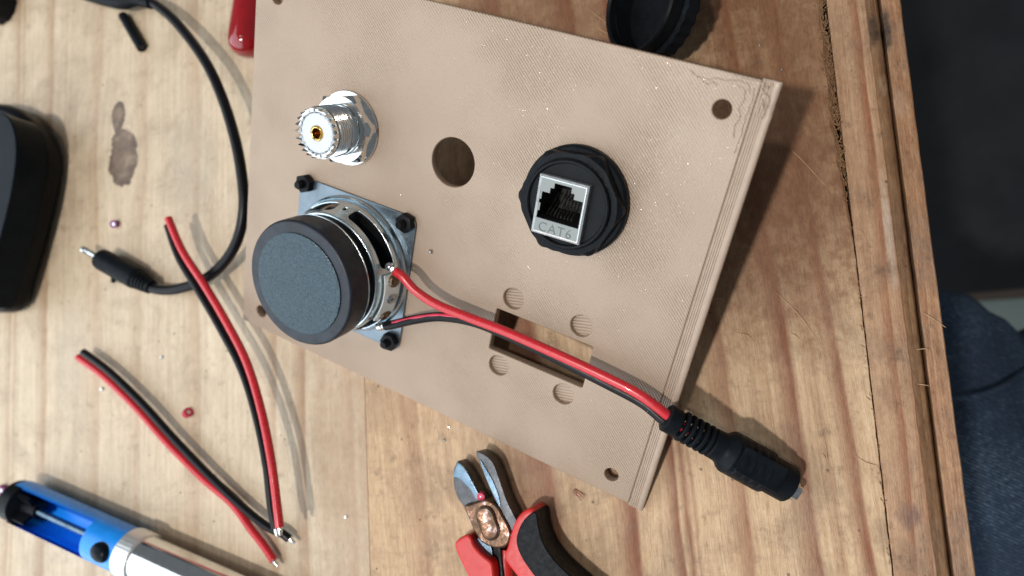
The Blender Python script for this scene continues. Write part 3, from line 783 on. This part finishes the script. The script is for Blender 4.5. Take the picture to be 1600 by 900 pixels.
# remaining web of red insulation along the split black core
web = [p + EN * 1.05 + Vector((.35, .75, 0)) for p in catmull(blk[1:6], 8)]
bm = bmesh.new(); tube(bm, web, [0.62 + .12 * nz1(i * .4) for i in range(len(web))], 8); mesh_obj("insulation_web", bm, M['pink_pvc'], lead)
def strands(name, base, d, n, L, parent, mat, r=.14, spread=.35):
    bm = bmesh.new()
    x, y = frame_from(d)
    for k in range(n):
        a = random.uniform(0, 2 * PI); off = (x * math.cos(a) + y * math.sin(a)) * random.uniform(0, .7)
        e = (x * math.cos(a) + y * math.sin(a)) * random.uniform(0, spread) * L * .4
        l = L * random.uniform(.7, 1.1)
        tube(bm, [base + off, base + off + d * l * .5 + e * .4, base + off + d * l + e], r, 5)
    return mesh_obj(name, bm, mat, parent)
for wpt, d in ((red, (red[0] - red[1]).normalized()), (blk, (blk[0] - blk[1]).normalized())):
    strands("copper_strands", wpt[0], d, 9, 3.2, lead, M['copper'])
    bm = bmesh.new()
    pts = [wpt[0] + d * .1, wpt[0] + d * .8, wpt[0] + d * 1.7, wpt[0] + d * 2.8, wpt[0] + d * 3.6 - EN * .8]
    tube(bm, catmull(pts, 4), [1.0, 1.15, 1.2, 1.25, 1.4, 1.5, 1.4, 1.3, 1.25, 1.2, 1.3, 1.3, 1.2, 1.1, .9, .7, .4], 12)
    for v in bm.verts: v.co += Vector((nz1(v.co.x * 1.3, v.co.y), nz1(v.co.y * 1.3, v.co.z), nz1(v.co.z * 1.3, v.co.x))) * .35
    mesh_obj("solder_joint", bm, M['solder'], lead)
# moulded barrel socket
L = (J1 - J0).length
xs_, ys_ = frame_from(jd)
sock = L / 46.0
bm = bmesh.new(); lathe(bm, [(0, 0), (3.5, 0), (3.9, .3), (3.9, 3.6), (3.6, 4.0), (2.4, 4.0)], 36, J0 - jd * 1.2, jd)
mesh_obj("relief_collar", bm, M['black_matte'], lead)
for k in range(5):
    o0 = J0 + jd * (4.4 + k * 2.35) * sock
    bm = bmesh.new(); lathe(bm, [(2.4, 0), (4.0, 0), (4.3, .25), (4.3, .85), (4.0, 1.1), (2.4, 1.1)], 32, o0, jd,
        rfun=lambda r, h, a: r)
    mesh_obj("relief_ring", bm, M['black_matte'], lead)
side = jd.cross(Vector((.05, .1, 1))).normalized(); upv = side.cross(jd)
for s in (-1, 1):
    bm = bmesh.new()
    for k in range(4):
        pass
    tube(bm, [J0 + jd * 2 + side * s * 2.5, J0 + jd * 16.5 * sock + side * s * 2.5], .6, 8)
    mesh_obj("relief_rail", bm, M['black_matte'], lead)
bm = bmesh.new(); tube(bm, [J0 + jd * 2 + upv * 1.6, J0 + jd * 16.5 * sock + upv * 2.2], .7, 8); mesh_obj("relief_rail", bm, M['black_matte'], lead)
b0 = J0 + jd * 15.6 * sock
Lb = (J1 - b0).length
bm = bmesh.new()
def jackr(r, h, a):
    if 5.2 < h < Lb * .70:
        rel = (h * 1.15) % 3.0
        return r + (0.55 if rel < 1.5 else 0.0) * abs(math.sin(a)) ** 2
    return r
prof = [(0, 0), (3.8, 0), (4.2, .4), (4.3, 3.0), (4.8, 4.2), (5.6, 5.0), (6.0, 5.8)]
h = 6.2
while h < Lb * .70 - .6: prof.append((6.05, h)); h += .35
prof += [(6.0, Lb * .70), (5.3, Lb * .71), (5.3, Lb - .5), (4.9, Lb), (3.3, Lb), (3.2, Lb - 1)]
lathe(bm, prof, 48, b0, jd, rfun=jackr)
body = mesh_obj("socket_body", bm, M['black_matte'], lead, sharp=40)
# flat grip pad moulded on top
bm = slab(rrect(7.0, Lb * .80, -3.6, 3.6, .6, 3), 0, .8, .25, 2)
pad_m = Matrix((jd, side * -1, upv)).transposed()
for v in bm.verts: v.co = b0 + pad_m @ Vector((v.co.x, v.co.y, v.co.z + 5.45))
mesh_obj("grip_pad", bm, M['black_matte'], body)
bm = bmesh.new(); lathe(bm, [(1.7, -3), (1.8, 2.5), (2.0, 2.8), (2.6, 3.2), (2.7, 2.8), (2.7, -3)], 36, J1 + jd * .2 - upv * .8 + side * 1.0, jd, rfun=lambda r, h, a: r - (.35 if r > 2.3 and (a % (PI / 2)) < .35 else 0))
mesh_obj("metal_sleeve", bm, M['solder'], lead)

# ------------------------------------------------------------------ loose pieces of twin wire
def twin(label, red_px, blk_px, rad_r=1.5, rad_b=1.5, tips=True):
    t = thing("twin_wire", label, "wire", (0, 0, 0), group="loose offcuts of twin wire")
    for nm, px, r, m in (("red_wire", red_px, rad_r, 'red_pvc'), ("black_wire", blk_px, rad_b, 'black_pvc')):
        pts = [at(x, y, z) for x, y, z in px]
        bm = bmesh.new(); tube(bm, catmull(pts, 10), r, 14); mesh_obj(nm, bm, M[m], t)
        if tips:
            d = (pts[-1] - pts[-2]).normalized()
            bm = bmesh.new(); tube(bm, [pts[-1], pts[-1] + d * 1.2, pts[-1] + d * 2.6], [.75, .8, .45], 10); mesh_obj("tinned_tip", bm, M['solder'], t)
    return t
twin("upper curved offcut of red and black twin wire crossing the thin black cable",
     [(263, 341, 13), (285, 392, 12.5), (318, 443, 12), (352, 500, 12), (385, 565, 13), (408, 640, 14.5), (424, 720, 16), (433, 790, 16.5), (437, 824, 16.5)],
     [(262, 352, 12.0), (280, 403, 11.5), (311, 455, 10.6), (344, 512, 10.6), (377, 576, 11.5), (400, 648, 13), (416, 724, 14.5), (424, 792, 15), (431, 826, 15)])
twin("lower straighter offcut of red and black twin wire with its tips split apart",
     [(122, 558, 3), (160, 586, 3), (210, 634, 3), (262, 692, 3), (318, 748, 3), (362, 786, 3), (392, 826, 3), (412, 852, 3), (428, 876, 3)],
     [(130, 550, 5.2), (170, 580, 5.2), (222, 630, 5.2), (276, 690, 5.2), (332, 748, 5.2), (382, 795, 5), (418, 823, 4.5), (440, 833, 4), (452, 842, 3.4)])

# ------------------------------------------------------------------ audio cable
ac = thing("audio_cable", "thin black audio cable curving past the panel to a small plug with a metal pin", "cable", (0, 0, 0))
cpts = [(140, -14, 6), (185, -6, 6), (225, -2, 7), (262, 22, 9), (296, 60, 11), (326, 105, 13), (350, 160, 14), (368, 220, 14), (378, 275, 13), (381, 325, 12), (372, 372, 10), (352, 408, 8), (320, 436, 6.5), (280, 451, 5.5), (250, 453, 5), (232, 448, 5)]
bm = bmesh.new(); tube(bm, catmull([at(*q) for q in cpts], 10), 2.0, 16); mesh_obj("cord", bm, M['black_pvc'], ac)
bm = bmesh.new(); tube(bm, catmull([at(120, -12, 6), at(160, -2, 6), at(190, 3, 6.5), at(215, -1, 7), at(236, 6, 8)], 8), [2.2 + 1.0 * math.sin(PI * i / 32) for i in range(33)], 14); mesh_obj("cord_sleeve", bm, M['black_matte'], ac)
A, B = at(236, 448, 5), at(157, 404, 6)
d = (B - A).normalized(); LL = (B - A).length
bm = bmesh.new()
prof = [(0, -.5), (2.6, -.5)]
for k in range(5): prof += [(3.1 + .2 * k, .2 + k * 1.5), (3.1 + .2 * k, .9 + k * 1.5), (2.7 + .2 * k, 1.1 + k * 1.5), (2.7 + .2 * k, 1.5 + k * 1.5)]
prof += [(4.3, 8.2), (4.5, 9), (4.5, LL - 2), (4.2, LL - .4), (3.4, LL), (0, LL)]
lathe(bm, prof, 36, A, d); mesh_obj("plug_body", bm, M['black_matte'], ac)
bm = bmesh.new(); e = (at(132, 380, 6.5) - B).length
lathe(bm, [(2.2, -.5), (2.2, .6), (1.45, .8), (1.45, e * .55), (1.25, e * .57), (1.25, e * .62), (1.45, e * .64), (1.45, e * .8), (1.0, e * .86), (1.5, e * .93), (.7, e), (0, e)], 24, B, d)
mesh_obj("plug_pin", bm, M['chrome'], ac)
bm = bmesh.new(); tube(bm, [at(180, 424, 3), at(178, 432, 2), at(177, 441, 1.4)], [1.3, 1.2, .9], 10); mesh_obj("moulding_flash", bm, M['black_matte'], ac)

# ------------------------------------------------------------------ short length of heat-shrink sleeve
hshr = thing("sleeve_offcut", "short straight piece of black sleeve lying on the pale wood", "sleeve", (0, 0, 0))
bm = bmesh.new(); a_, b_ = at(192, 24, 1.9), at(222, 76, 1.9)
lathe(bm, [(1.2, 0.3), (1.9, 0), (2.05, .3), (2.05, (b_ - a_).length - .3), (1.9, (b_ - a_).length), (1.2, (b_ - a_).length - .3)], 20, a_, b_ - a_)
mesh_obj("tube_wall", bm, M['black_matte'], hshr)
bm = bmesh.new(); lathe(bm, [(0, .3), (1.25, .3), (1.25, (b_ - a_).length - .3), (0, (b_ - a_).length - .3)], 16, a_, b_ - a_)
mesh_obj("tube_core", bm, M['black_hole'], hshr)

# ------------------------------------------------------------------ red handle disappearing behind the panel
rh = thing("red_handle", "dark red glossy tool handle half hidden behind the panel's left edge", "tool handle", (0, 0, 0))
ha, hb = at(385, 82, 8), at(408, -110, 8)
d = hb - ha
bm = bmesh.new(); l_ = d.length
lathe(bm, [(0, -1.5), (3, -1.3), (5, -.3), (6.6, 1.4), (7.4, 4.2), (7.3, 12), (6.8, 30), (6.3, 50), (6.5, l_), (5, l_ + 2), (0, l_ + 2)], 40, ha, d)
mesh_obj("grip", bm, M['red_gloss'], rh, sharp=60)
bm = bmesh.new(); lathe(bm, [(0, l_), (2.8, l_), (2.8, l_ + 60), (0, l_ + 60)], 20, ha, d); mesh_obj("shank", bm, M['steel'], rh)

# ------------------------------------------------------------------ black plastic case at the left edge
case = thing("black_case", "glossy black rounded plastic case cropped by the left edge of the photo", "plastic case", (0, 0, 0))
outl = [(-130, 172), (-40, 170), (10, 169), (42, 173), (68, 188), (88, 214), (99, 250), (94, 296), (77, 368), (57, 438), (40, 484), (0, 489), (-70, 490), (-140, 488)]
zc = 24
pl = [at(x, y, 2) for x, y in outl]
sm = catmull([(p.x, p.y, 0) for p in pl], 6, closed=True)
bm = slab([(p.x, p.y) for p in sm], 0.3, zc * .5, 4.0, 4, both=True); mesh_obj("lower_shell", bm, M['case_black'], case, sharp=60)
inl = [(-130, 218), (-30, 214), (0, 208), (22, 194), (44, 190), (58, 200), (67, 226), (68, 262), (60, 316), (42, 388), (16, 474), (0, 480), (-70, 482), (-140, 480)]
pl = [at(x, y, 12) for x, y in inl]
sm = catmull([(p.x, p.y, 0) for p in pl], 6, closed=True)
bm = slab([(p.x, p.y) for p in sm], zc * .45, zc, 10.0, 10); mesh_obj("upper_shell", bm, M['black_gloss'], case, sharp=60)

bt = thing("bottle_cap", "dark round cap just showing in the top left corner of the photo", "cap", (0, 0, 0))
c_ = at(-14, 2, 6)
bm = bmesh.new(); lathe(bm, [(0, 0.2), (8.8, .2), (9.2, 1), (8.8, 9), (7.5, 10.5), (0, 10.8)], 40, (c_.x, c_.y, 0), None, rfun=lambda r, h, a: r * (1 + .03 * math.cos(a * 12)) if r > 8 else r)
mesh_obj("cap_skirt", bm, M['black_plastic'], bt, sharp=50)
bm = bmesh.new(); lathe(bm, [(0, 10.8), (6.5, 10.7), (6.2, 11.2), (0, 11.3)], 40, (c_.x, c_.y, 0)); mesh_obj("cap_disc", bm, M['black_gloss'], bt)

# ------------------------------------------------------------------ side cutters
cut = thing("side_cutters", "red and black handled side cutters with open jaws and a rusty pivot", "side cutters", (0, 0, 0))
Z8 = lambda x, y: (680 + x / 4.2857, 690 + y / 4.2857)
def poly(pts, z, n=5, smooth=True):
    q = [at(*Z8(x, y), z) for x, y in pts]
    if smooth: return [(p.x, p.y) for p in catmull([(a.x, a.y, 0) for a in q], n, closed=True)]
    return [(a.x, a.y) for a in q]
jl = [(150, 130), (130, 155), (115, 205), (118, 290), (145, 380), (185, 436), (240, 500), (330, 470), (330, 400), (290, 345), (262, 290), (232, 232), (192, 165)]
jaw = mesh_obj("jaw", slab(poly(jl, 8, 4), 1.5, 7.5, 0.5, 2), M['dark_steel'], cut)
bev = [(158, 140), (140, 158), (124, 205), (122, 240), (160, 250), (235, 325), (272, 388), (300, 368), (286, 335), (236, 240), (192, 168)]
mesh_obj("cutting_bevel", slab(poly(bev, 8, 4), 7.2, 8.1, 0.5, 2), M['steel'], jaw)
jr = [(276, 74), (300, 66), (345, 92), (395, 148), (440, 270), (482, 390), (530, 490), (560, 560), (505, 600), (440, 470), (385, 352), (345, 255), (308, 160)]
jaw2 = mesh_obj("jaw", slab(poly(jr, 8, 4), 1.5, 8.5, 0.7, 2), M['dark_steel'], cut)
bev2 = [(300, 120), (330, 170), (372, 240), (412, 330), (432, 400), (432, 440), (396, 365), (360, 290), (322, 200)]
mesh_obj("cutting_bevel", slab(poly(bev2, 9, 4), 8.2, 9.0, 0.4, 2), M['steel'], jaw2)
pv = [(186, 438), (240, 415), (300, 396), (350, 392), (408, 430), (450, 500), (500, 600), (492, 680), (450, 716), (380, 715), (310, 682), (262, 620), (225, 530)]
mesh_obj("pivot_block", slab(poly(pv, 10, 4), 1.5, 9.6, 0.9, 3), M['rust'], cut)
cpv = at(*Z8(352, 545), 10)
bm = bmesh.new(); lathe(bm, [(4.4, 9.0), (4.3, 10.2), (3.6, 10.7), (2.5, 10.4), (0, 10.3)], 32, (cpv.x, cpv.y, 0), rfun=lambda r, h, a: r * (1 + .28 * math.cos(2 * (a - 1.9))))
mesh_obj("pivot_rivet", bm, M['rust'], cut)
tg = [(300, 640), (370, 700), (385, 800), (370, 790), (300, 720), (270, 680)]
mesh_obj("handle_tang", slab(poly(tg, 8, 4), 2, 8, .5, 2), M['steel'], cut)
lv = [(372, 712), (432, 702), (448, 800), (462, 1000), (405, 1000), (398, 820)]
mesh_obj("spring_lever", slab(poly(lv, 7, 4), 2, 7, .8, 2), M['black_plastic'], cut)
g1b = [(146, 684), (160, 650), (200, 650), (300, 800), (330, 1050), (290, 1050), (225, 900), (172, 780)]
g1 = mesh_obj("grip", slab(poly([(150, 672), (186, 636), (236, 612), (264, 640), (282, 684), (332, 742), (392, 792), (408, 840), (416, 930), (430, 1050), (300, 1050), (245, 905), (190, 790), (160, 726)], 9, 5), .6, 11.5, 3.0, 5), M['red_grip'], cut, sharp=60)
mesh_obj("grip_inlay", slab(poly(g1b, 6, 5), .4, 6.5, 2.4, 4), M['black_matte'], g1, sharp=60)
g2 = mesh_obj("grip", slab(poly([(478, 772), (500, 690), (520, 610), (548, 528), (592, 468), (650, 438), (690, 462), (700, 560), (740, 700), (840, 850), (940, 1050), (760, 1050), (640, 1000), (560, 890)], 9, 5), .6, 11.5, 3.2, 5), M['red_grip'], cut, sharp=60)
mesh_obj("grip_inlay", slab(poly([(690, 452), (716, 462), (730, 545), (756, 640), (815, 740), (905, 836), (1010, 930), (1130, 1050), (860, 1050), (730, 905), (650, 800), (604, 722), (582, 640), (598, 565), (634, 500)], 7.5, 5), 1.0, 13.0, 3.0, 5), M['black_matte'], g2, sharp=60)
bm = bmesh.new(); tube(bm, [at(*Z8(480, 720), 4), at(*Z8(470, 800), 4), at(*Z8(478, 1000), 4)], 2.2, 12); mesh_obj("return_spring", bm, M['red_grip'], cut)

# ------------------------------------------------------------------ desoldering pump
dp = thing("desoldering_pump", "blue and chrome desoldering pump with black end cap, lower left of the bench", "desoldering pump", (0, 0, 0))
A = at(32, 784, 9); B = at(203, 862, 9)
d = (B - A).normalized(); LL = (B - A).length
x_, y_ = frame_from(d)           # x_ horizontal, y_ towards up
if y_.z < 0: x_, y_ = -x_, -y_
R = 8.7
def lathe2(bm, prof, n, o, a0=0, a1=2 * PI, rfun=None):
    full = abs(a1 - a0 - 2 * PI) < 1e-6; m = n if full else n + 1; rings = []
    for r, h in prof:
        rings.append([bm.verts.new(o + d * h + (x_ * math.cos(a0 + (a1 - a0) * k / n) + y_ * math.sin(a0 + (a1 - a0) * k / n)) * (rfun(r, h, a0 + (a1 - a0) * k / n) if rfun else r)) for k in range(m)])
    for a, b in zip(rings, rings[1:]):
        for k in range(n): bm.faces.new((a[k], a[(k + 1) % m], b[(k + 1) % m], b[k]))
    return bm
cutL = LL * .74
bm = bmesh.new()
a_op = math.radians(62)
lathe2(bm, [(R - .9, 0), (R, .0), (R, cutL), (R - .9, cutL)], 48, A, PI / 2 + a_op, PI / 2 - a_op + 2 * PI)
n_ = 49
bmesh.ops.recalc_face_normals(bm, faces=bm.faces)
o = mesh_obj("body_trough", bm, M['blue'], dp, sharp=40)
bm = bmesh.new(); lathe2(bm, [(R - .9, 0), (R - .9, cutL)], 48, A, PI / 2 + a_op, PI / 2 - a_op + 2 * PI); mesh_obj("body_lining", bm, M['blue'], dp)
bm = bmesh.new(); lathe2(bm, [(2.0, cutL), (R - .9, cutL), (R, cutL), (R, LL + .6)], 64, A); mesh_obj("body_tube", bm, M['blue'], dp, sharp=40)
bm = bmesh.new(); lathe2(bm, [(.2, -3.5), (7.2, -3.5), (8.2, -2.6), (8.3, 3.0), (7.5, 3.6), (3.4, 4.8), (3.2, 12), (.2, 12)], 48, A); capo = mesh_obj("end_cap", bm, M['black_plastic'], dp, sharp=35)
for k in range(4):
    a = PI / 4 + k * PI / 2
    rv = x_ * math.cos(a) + y_ * math.sin(a); tv = d.cross(rv)
    bm = bmesh.new()
    vs = [bm.verts.new(A + d * h + rv * r + tv * s) for s in (-.7, .7) for h, r in ((3.5, 2.0), (3.5, 7.2), (10.5, 7.2), (10.5, 2.0))]
    for f in ((0, 1, 2, 3), (7, 6, 5, 4), (0, 4, 5, 1), (1, 5, 6, 2), (2, 6, 7, 3), (3, 7, 4, 0)): bm.faces.new([vs[i] for i in f])
    mesh_obj("cap_rib", bm, M['black_plastic'], capo, smooth=False)
bm = bmesh.new(); lathe2(bm, [(.1, 10), (1.4, 10), (1.4, cutL + 2), (.1, cutL + 2)], 20, A + y_ * 1.0); mesh_obj("plunger_rod", bm, M['steel'], dp)
bc = A + d * (LL - 5.2)
bm = bmesh.new()
rings = []
for r, h in ((4.6, R - 2.4), (4.6, R + .4), (4.0, R + 1.3), (2.6, R + 1.9), (0.1, R + 2.1)):
    rings.append([bm.verts.new(bc + y_ * (h - (x := r * math.cos(2 * PI * k / 32) * .8) ** 2 / 40) + d * (r * math.sin(2 * PI * k / 32) * .95) + x_ * (r * math.cos(2 * PI * k / 32) * .8)) for k in range(32)])
for a, b in zip(rings, rings[1:]):
    for k in range(32): bm.faces.new((a[k], a[(k + 1) % 32], b[(k + 1) % 32], b[k]))
mesh_obj("release_button", bm, M['black_gloss'], dp)
bm = bmesh.new(); nk = 120
prof = [(R, LL + .3), (R + .5, LL + .5)] + [(R + .55, LL + .6 + i * .35) for i in range(20)] + [(R + .4, LL + 7.8), (R - .2, LL + 8.0)]
lathe2(bm, prof, nk, A, rfun=lambda r, h, a: r + (.16 * math.cos(a * 40 + h * 4.5) * math.cos(a * 40 - h * 4.5) if r > R + .52 else 0))
mesh_obj("knurled_ring", bm, M['knurl'], dp, sharp=80)
bm = bmesh.new(); lathe2(bm, [(R - .2, LL + 7.9), (R - .3, LL + 9), (R - .3, LL + 120), (4, LL + 128), (.1, LL + 128)], 72, A); mesh_obj("chrome_tube", bm, M['chrome'], dp, sharp=50)

# ------------------------------------------------------------------ scraps
def ring_bit(name, label, cat, px, py, r, mat, tilt, group=None, inner=.45, z=None):
    c = at(px, py, r * .8 if z is None else z); ax = Vector(tilt).normalized()
    t = thing(name, label, cat, (0, 0, 0), group=group)
    bm = bmesh.new(); lathe(bm, [(r * inner, -r * .6), (r, -r * .6), (r, r * .6), (r * inner, r * .6), (r * inner, -r * .6)], 18, c, ax); mesh_obj("insulation_ring", bm, mat, t)
    bm = bmesh.new(); lathe(bm, [(0, -r * .4), (r * inner, -r * .4), (r * inner, r * .5), (0, r * .55)], 12, c, ax); mesh_obj("wire_core", bm, M['solder'], t)
    return t
ring_bit("insulation_scrap", "tiny pink scrap of wire insulation between the two twin wire offcuts", "scrap", 293, 645, 1.8, M['pink_pvc'], (1, .4, .5))
ring_bit("insulation_scrap", "tiny purple edged ring of insulation above the audio plug's metal pin", "scrap", 179, 350, 1.6, M['purple_pvc'], (.2, -.3, 1))
ring_bit("insulation_scrap", "tiny purple scrap beside the desoldering pump's black end cap", "scrap", 3, 765, 2.0, M['purple_pvc'], (.4, -.3, 1))
ring_bit("insulation_scrap", "tiny red cut end of wire caught between the cutter jaws", "scrap", 752, 775, 1.3, M['pink_pvc'], (.1, -.3, 1), inner=.3, z=7.6)
def bead(label, px, py, r, mat='solder'):
    r *= .75
    c = at(px, py, r * .5); bm = bmesh.new()
    lathe(bm, [(0, -.5 * r), (r * .8, -.45 * r), (r, 0), (r * .7, .6 * r), (0, .8 * r)], 12, c)
    for v in bm.verts: v.co += Vector((nz1(v.co.x * 2, 1), nz1(v.co.y * 2, 2), nz1(v.co.z * 2, 3))) * r * .4
    o = mesh_obj("solder_bead", bm, M[mat], None); tag(o, label, "solder bead", "solder specks on the bench"); return o
bead("solder speck below the audio plug, left of the curved twin wire", 252, 558, .9)
bead("solder speck beside the red side of the lower twin wire offcut", 159, 608, 1.0)
bead("larger bright solder speck on the wood above the panel's right corner", 1222, 109, .55)
bead("bright solder speck highest of those near the panel's top right corner", 1186, 70, .55)
bead("solder speck on the wood close under the panel's lower edge", 701, 667, .6)
bead("grey speck lying on the wood above the open cutter jaws", 694, 688, .6, 'steel')
bead("solder speck on the wood right of the lower twin wire tips", 540, 808, .8)
pb = on_panel(*pan(673, 393, .3))
bm = bmesh.new(); lathe(bm, [(0, -.3), (.6, -.2), (.7, .2), (.3, .7), (0, .8)], 12, pb, EN); o = mesh_obj("solder_bead", bm, M['solder'], None); tag(o, "solder speck stuck on the panel just right of the loudspeaker", "solder bead", "solder specks on the bench")
cs = thing("copper_strand", "short frayed copper strands on the wood by the panel's lower edge", "wire strands", (0, 0, 0))
strands("strand_bundle", at(896, 766, .6), (at(908, 774, .6) - at(896, 766, .6)).normalized(), 5, 4.0, cs, M['copper'], .11, .9)
# splinters of raised grain
bm = bmesh.new()
for (x0, y0, x1, y1, x2, y2) in ((1210, 455, 1245, 488, 1278, 532), (1285, 708, 1292, 716, 1290, 690), (1336, 712, 1352, 722, 1372, 728), (1440, 488, 1455, 496, 1478, 512), (1432, 546, 1446, 545, 1452, 546), (915, 10, 940, 30, 968, 52), (928, 38, 948, 52, 970, 56), (1330, 355, 1345, 362, 1350, 372), (1235, 520, 1242, 524, 1250, 530), (1150, 520, 1168, 524, 1180, 536), (1110, 470, 1122, 466, 1133, 470), (1238, 236, 1255, 252, 1290, 290), (1434, 600, 1442, 601, 1452, 603)):
    pts = catmull([at(x0, y0, .25), at(x1, y1, .5), at(x2, y2, .15)], 6)
    tube(bm, pts, [.04 + .09 * math.sin(PI * (i + .5) / len(pts)) for i in range(len(pts))], 5)
spl = mesh_obj("wood_splinters", bm, plain("raised_fibre", (0.50, 0.32, 0.18), 0.6), None); tag(spl, kind="stuff", label="pale raised wood fibres and splinters on the bench top", cat="splinters")

# ------------------------------------------------------------------ beyond the table edge
bm = bmesh.new(); n = 24
gr = [[bm.verts.new((-900 + 2400 * i / n, -1200 + 2400 * j / n, -560)) for j in range(n + 1)] for i in range(n + 1)]
for i in range(n):
    for j in range(n): bm.faces.new((gr[i][j], gr[i + 1][j], gr[i + 1][j + 1], gr[i][j + 1]))
fl = mesh_obj("floor", bm, M['floor'], None); tag(fl, kind="structure")
sh = thing("floor_sheet", "pale grey green sheet seen between the dark floor and the jeans", "sheet", (0, 0, 0))
q = [at(x, y, -430) for x, y in ((1490, 474), (1640, 452), (1680, 560), (1560, 560))]
mesh_obj("sheet_top", slab([(p.x, p.y) for p in q], -436, -430, .8, 2), M['sheet'], sh)
q = [at(x, y, -425) for x, y in ((1470, 462), (1640, 446), (1640, 462), (1470, 474))]
mesh_obj("sheet_border", slab([(p.x, p.y) for p in q], -436, -426, 2, 2), M['trim'], sh)
def denim_mat():
    m, nt, p = new_mat("blue_denim"); v = coords(nt)
    mp = nt.nodes.new("ShaderNodeMapping"); mp.inputs['Rotation'].default_value = (0, 0, math.radians(28)); nt.links.new(v, mp.inputs['Vector'])
    sx = nt.nodes.new("ShaderNodeSeparateXYZ"); nt.links.new(mp.outputs[0], sx.inputs[0])
    wob = noise(nt, v, 0.5, 3)
    s = math_n(nt, 'SINE', math_n(nt, 'MULTIPLY', math_n(nt, 'MULTIPLY_ADD', wob, 1.0, sx.outputs['Y']), 2 * PI / 1.25))
    thr = noise(nt, scaled(nt, mp.outputs[0], (0.5, 1.6, 1)), 1.0, 3, .7)
    t = math_n(nt, 'ADD', math_n(nt, 'MULTIPLY_ADD', s, .13, .1), math_n(nt, 'MULTIPLY', thr, .7))
    big = noise(nt, v, 0.015, 4)
    t = math_n(nt, 'ADD', t, math_n(nt, 'MULTIPLY_ADD', big, .5, -.25))
    nt.links.new(ramp(nt, t, [(0.25, (0.005, 0.011, 0.026)), (0.55, (0.022, 0.048, 0.092)), (0.78, (0.20, 0.29, 0.38))]), p.inputs['Base Color'])
    nt.links.new(bump(nt, t, 1.0, .3), p.inputs['Normal'])
    p.inputs['Roughness'].default_value = .85
    return m
M['denim'] = denim_mat()
person = thing("person", "seated person's blue denim thigh with a stitched seam beyond the table edge", "person", (0, 0, 0))
# thigh: a lofted leg running under the bench, folds pulled across it
zt = -150
crest_pts = [at(1400, 440, -205), at(1483, 455, -205), at(1530, 484, -205), at(1573, 514, -205), at(1615, 500, -205), at(1760, 470, -205), at(2600, 430, -205)]
def crest(x):
    if x <= crest_pts[0].x: return crest_pts[0].y
    for a, b in zip(crest_pts, crest_pts[1:]):
        if x <= b.x:
            t = (x - a.x) / (b.x - a.x); return a.y + (b.y - a.y) * (3 * t * t - 2 * t ** 3)
    return crest_pts[-1].y
k0 = at(1490, 470, zt); k1 = at(1520, 900, zt)
axis_y = at(1560, 640, zt).y
bm = bmesh.new(); nx, na = 160, 96
rings = []
for i in range(nx + 1):
    x = -120 + 520 * i / nx
    cz = -205; cy = crest(x) - 112 - .06 * x
    ry = 112 + 0.06 * x; rz = 84 + .05 * x
    ring = []
    for k in range(na):
        a = 2 * PI * k / na
        f = 1 + .022 * math.sin(a * 7 + x * .035) + .05 * mnoise.noise(Vector((x * .018, math.cos(a) * 1.6, math.sin(a) * 1.6)))
        ring.append(bm.verts.new((x, cy + ry * math.cos(a) * f, cz + rz * math.sin(a) * f)))
    rings.append(ring)
for a, b in zip(rings, rings[1:]):
    for k in range(na): bm.faces.new((a[k], a[(k + 1) % na], b[(k + 1) % na], b[k]))
bm.faces.new(rings[0][::-1]); bm.faces.new(rings[-1])
jeans = mesh_obj("jeans", bm, M['denim'], person, sharp=80)
bm = bmesh.new()
sp_ = [at(1470, 618, -130), at(1510, 621, -130), at(1545, 614, -130), at(1575, 602, -130), at(1620, 580, -130), at(1680, 550, -130)]
for s_ in sp_:
    pass
def leg_z(x, y):
    cy = crest(x) - 112 - .06 * x; ry = 112 + .06 * x; rz = 84 + .05 * x
    c = max(-1, min(1, (y - cy) / ry)); return -205 + rz * math.sqrt(max(0, 1 - c * c)) * 1.01
pts = []
for p in catmull(sp_, 8): pts.append(Vector((p.x, p.y, leg_z(p.x, p.y) + 1.0)))
tube(bm, [p - Vector((0, 0, .9)) for p in pts], 1.5, 10); mesh_obj("seam", bm, M['denim'], jeans)
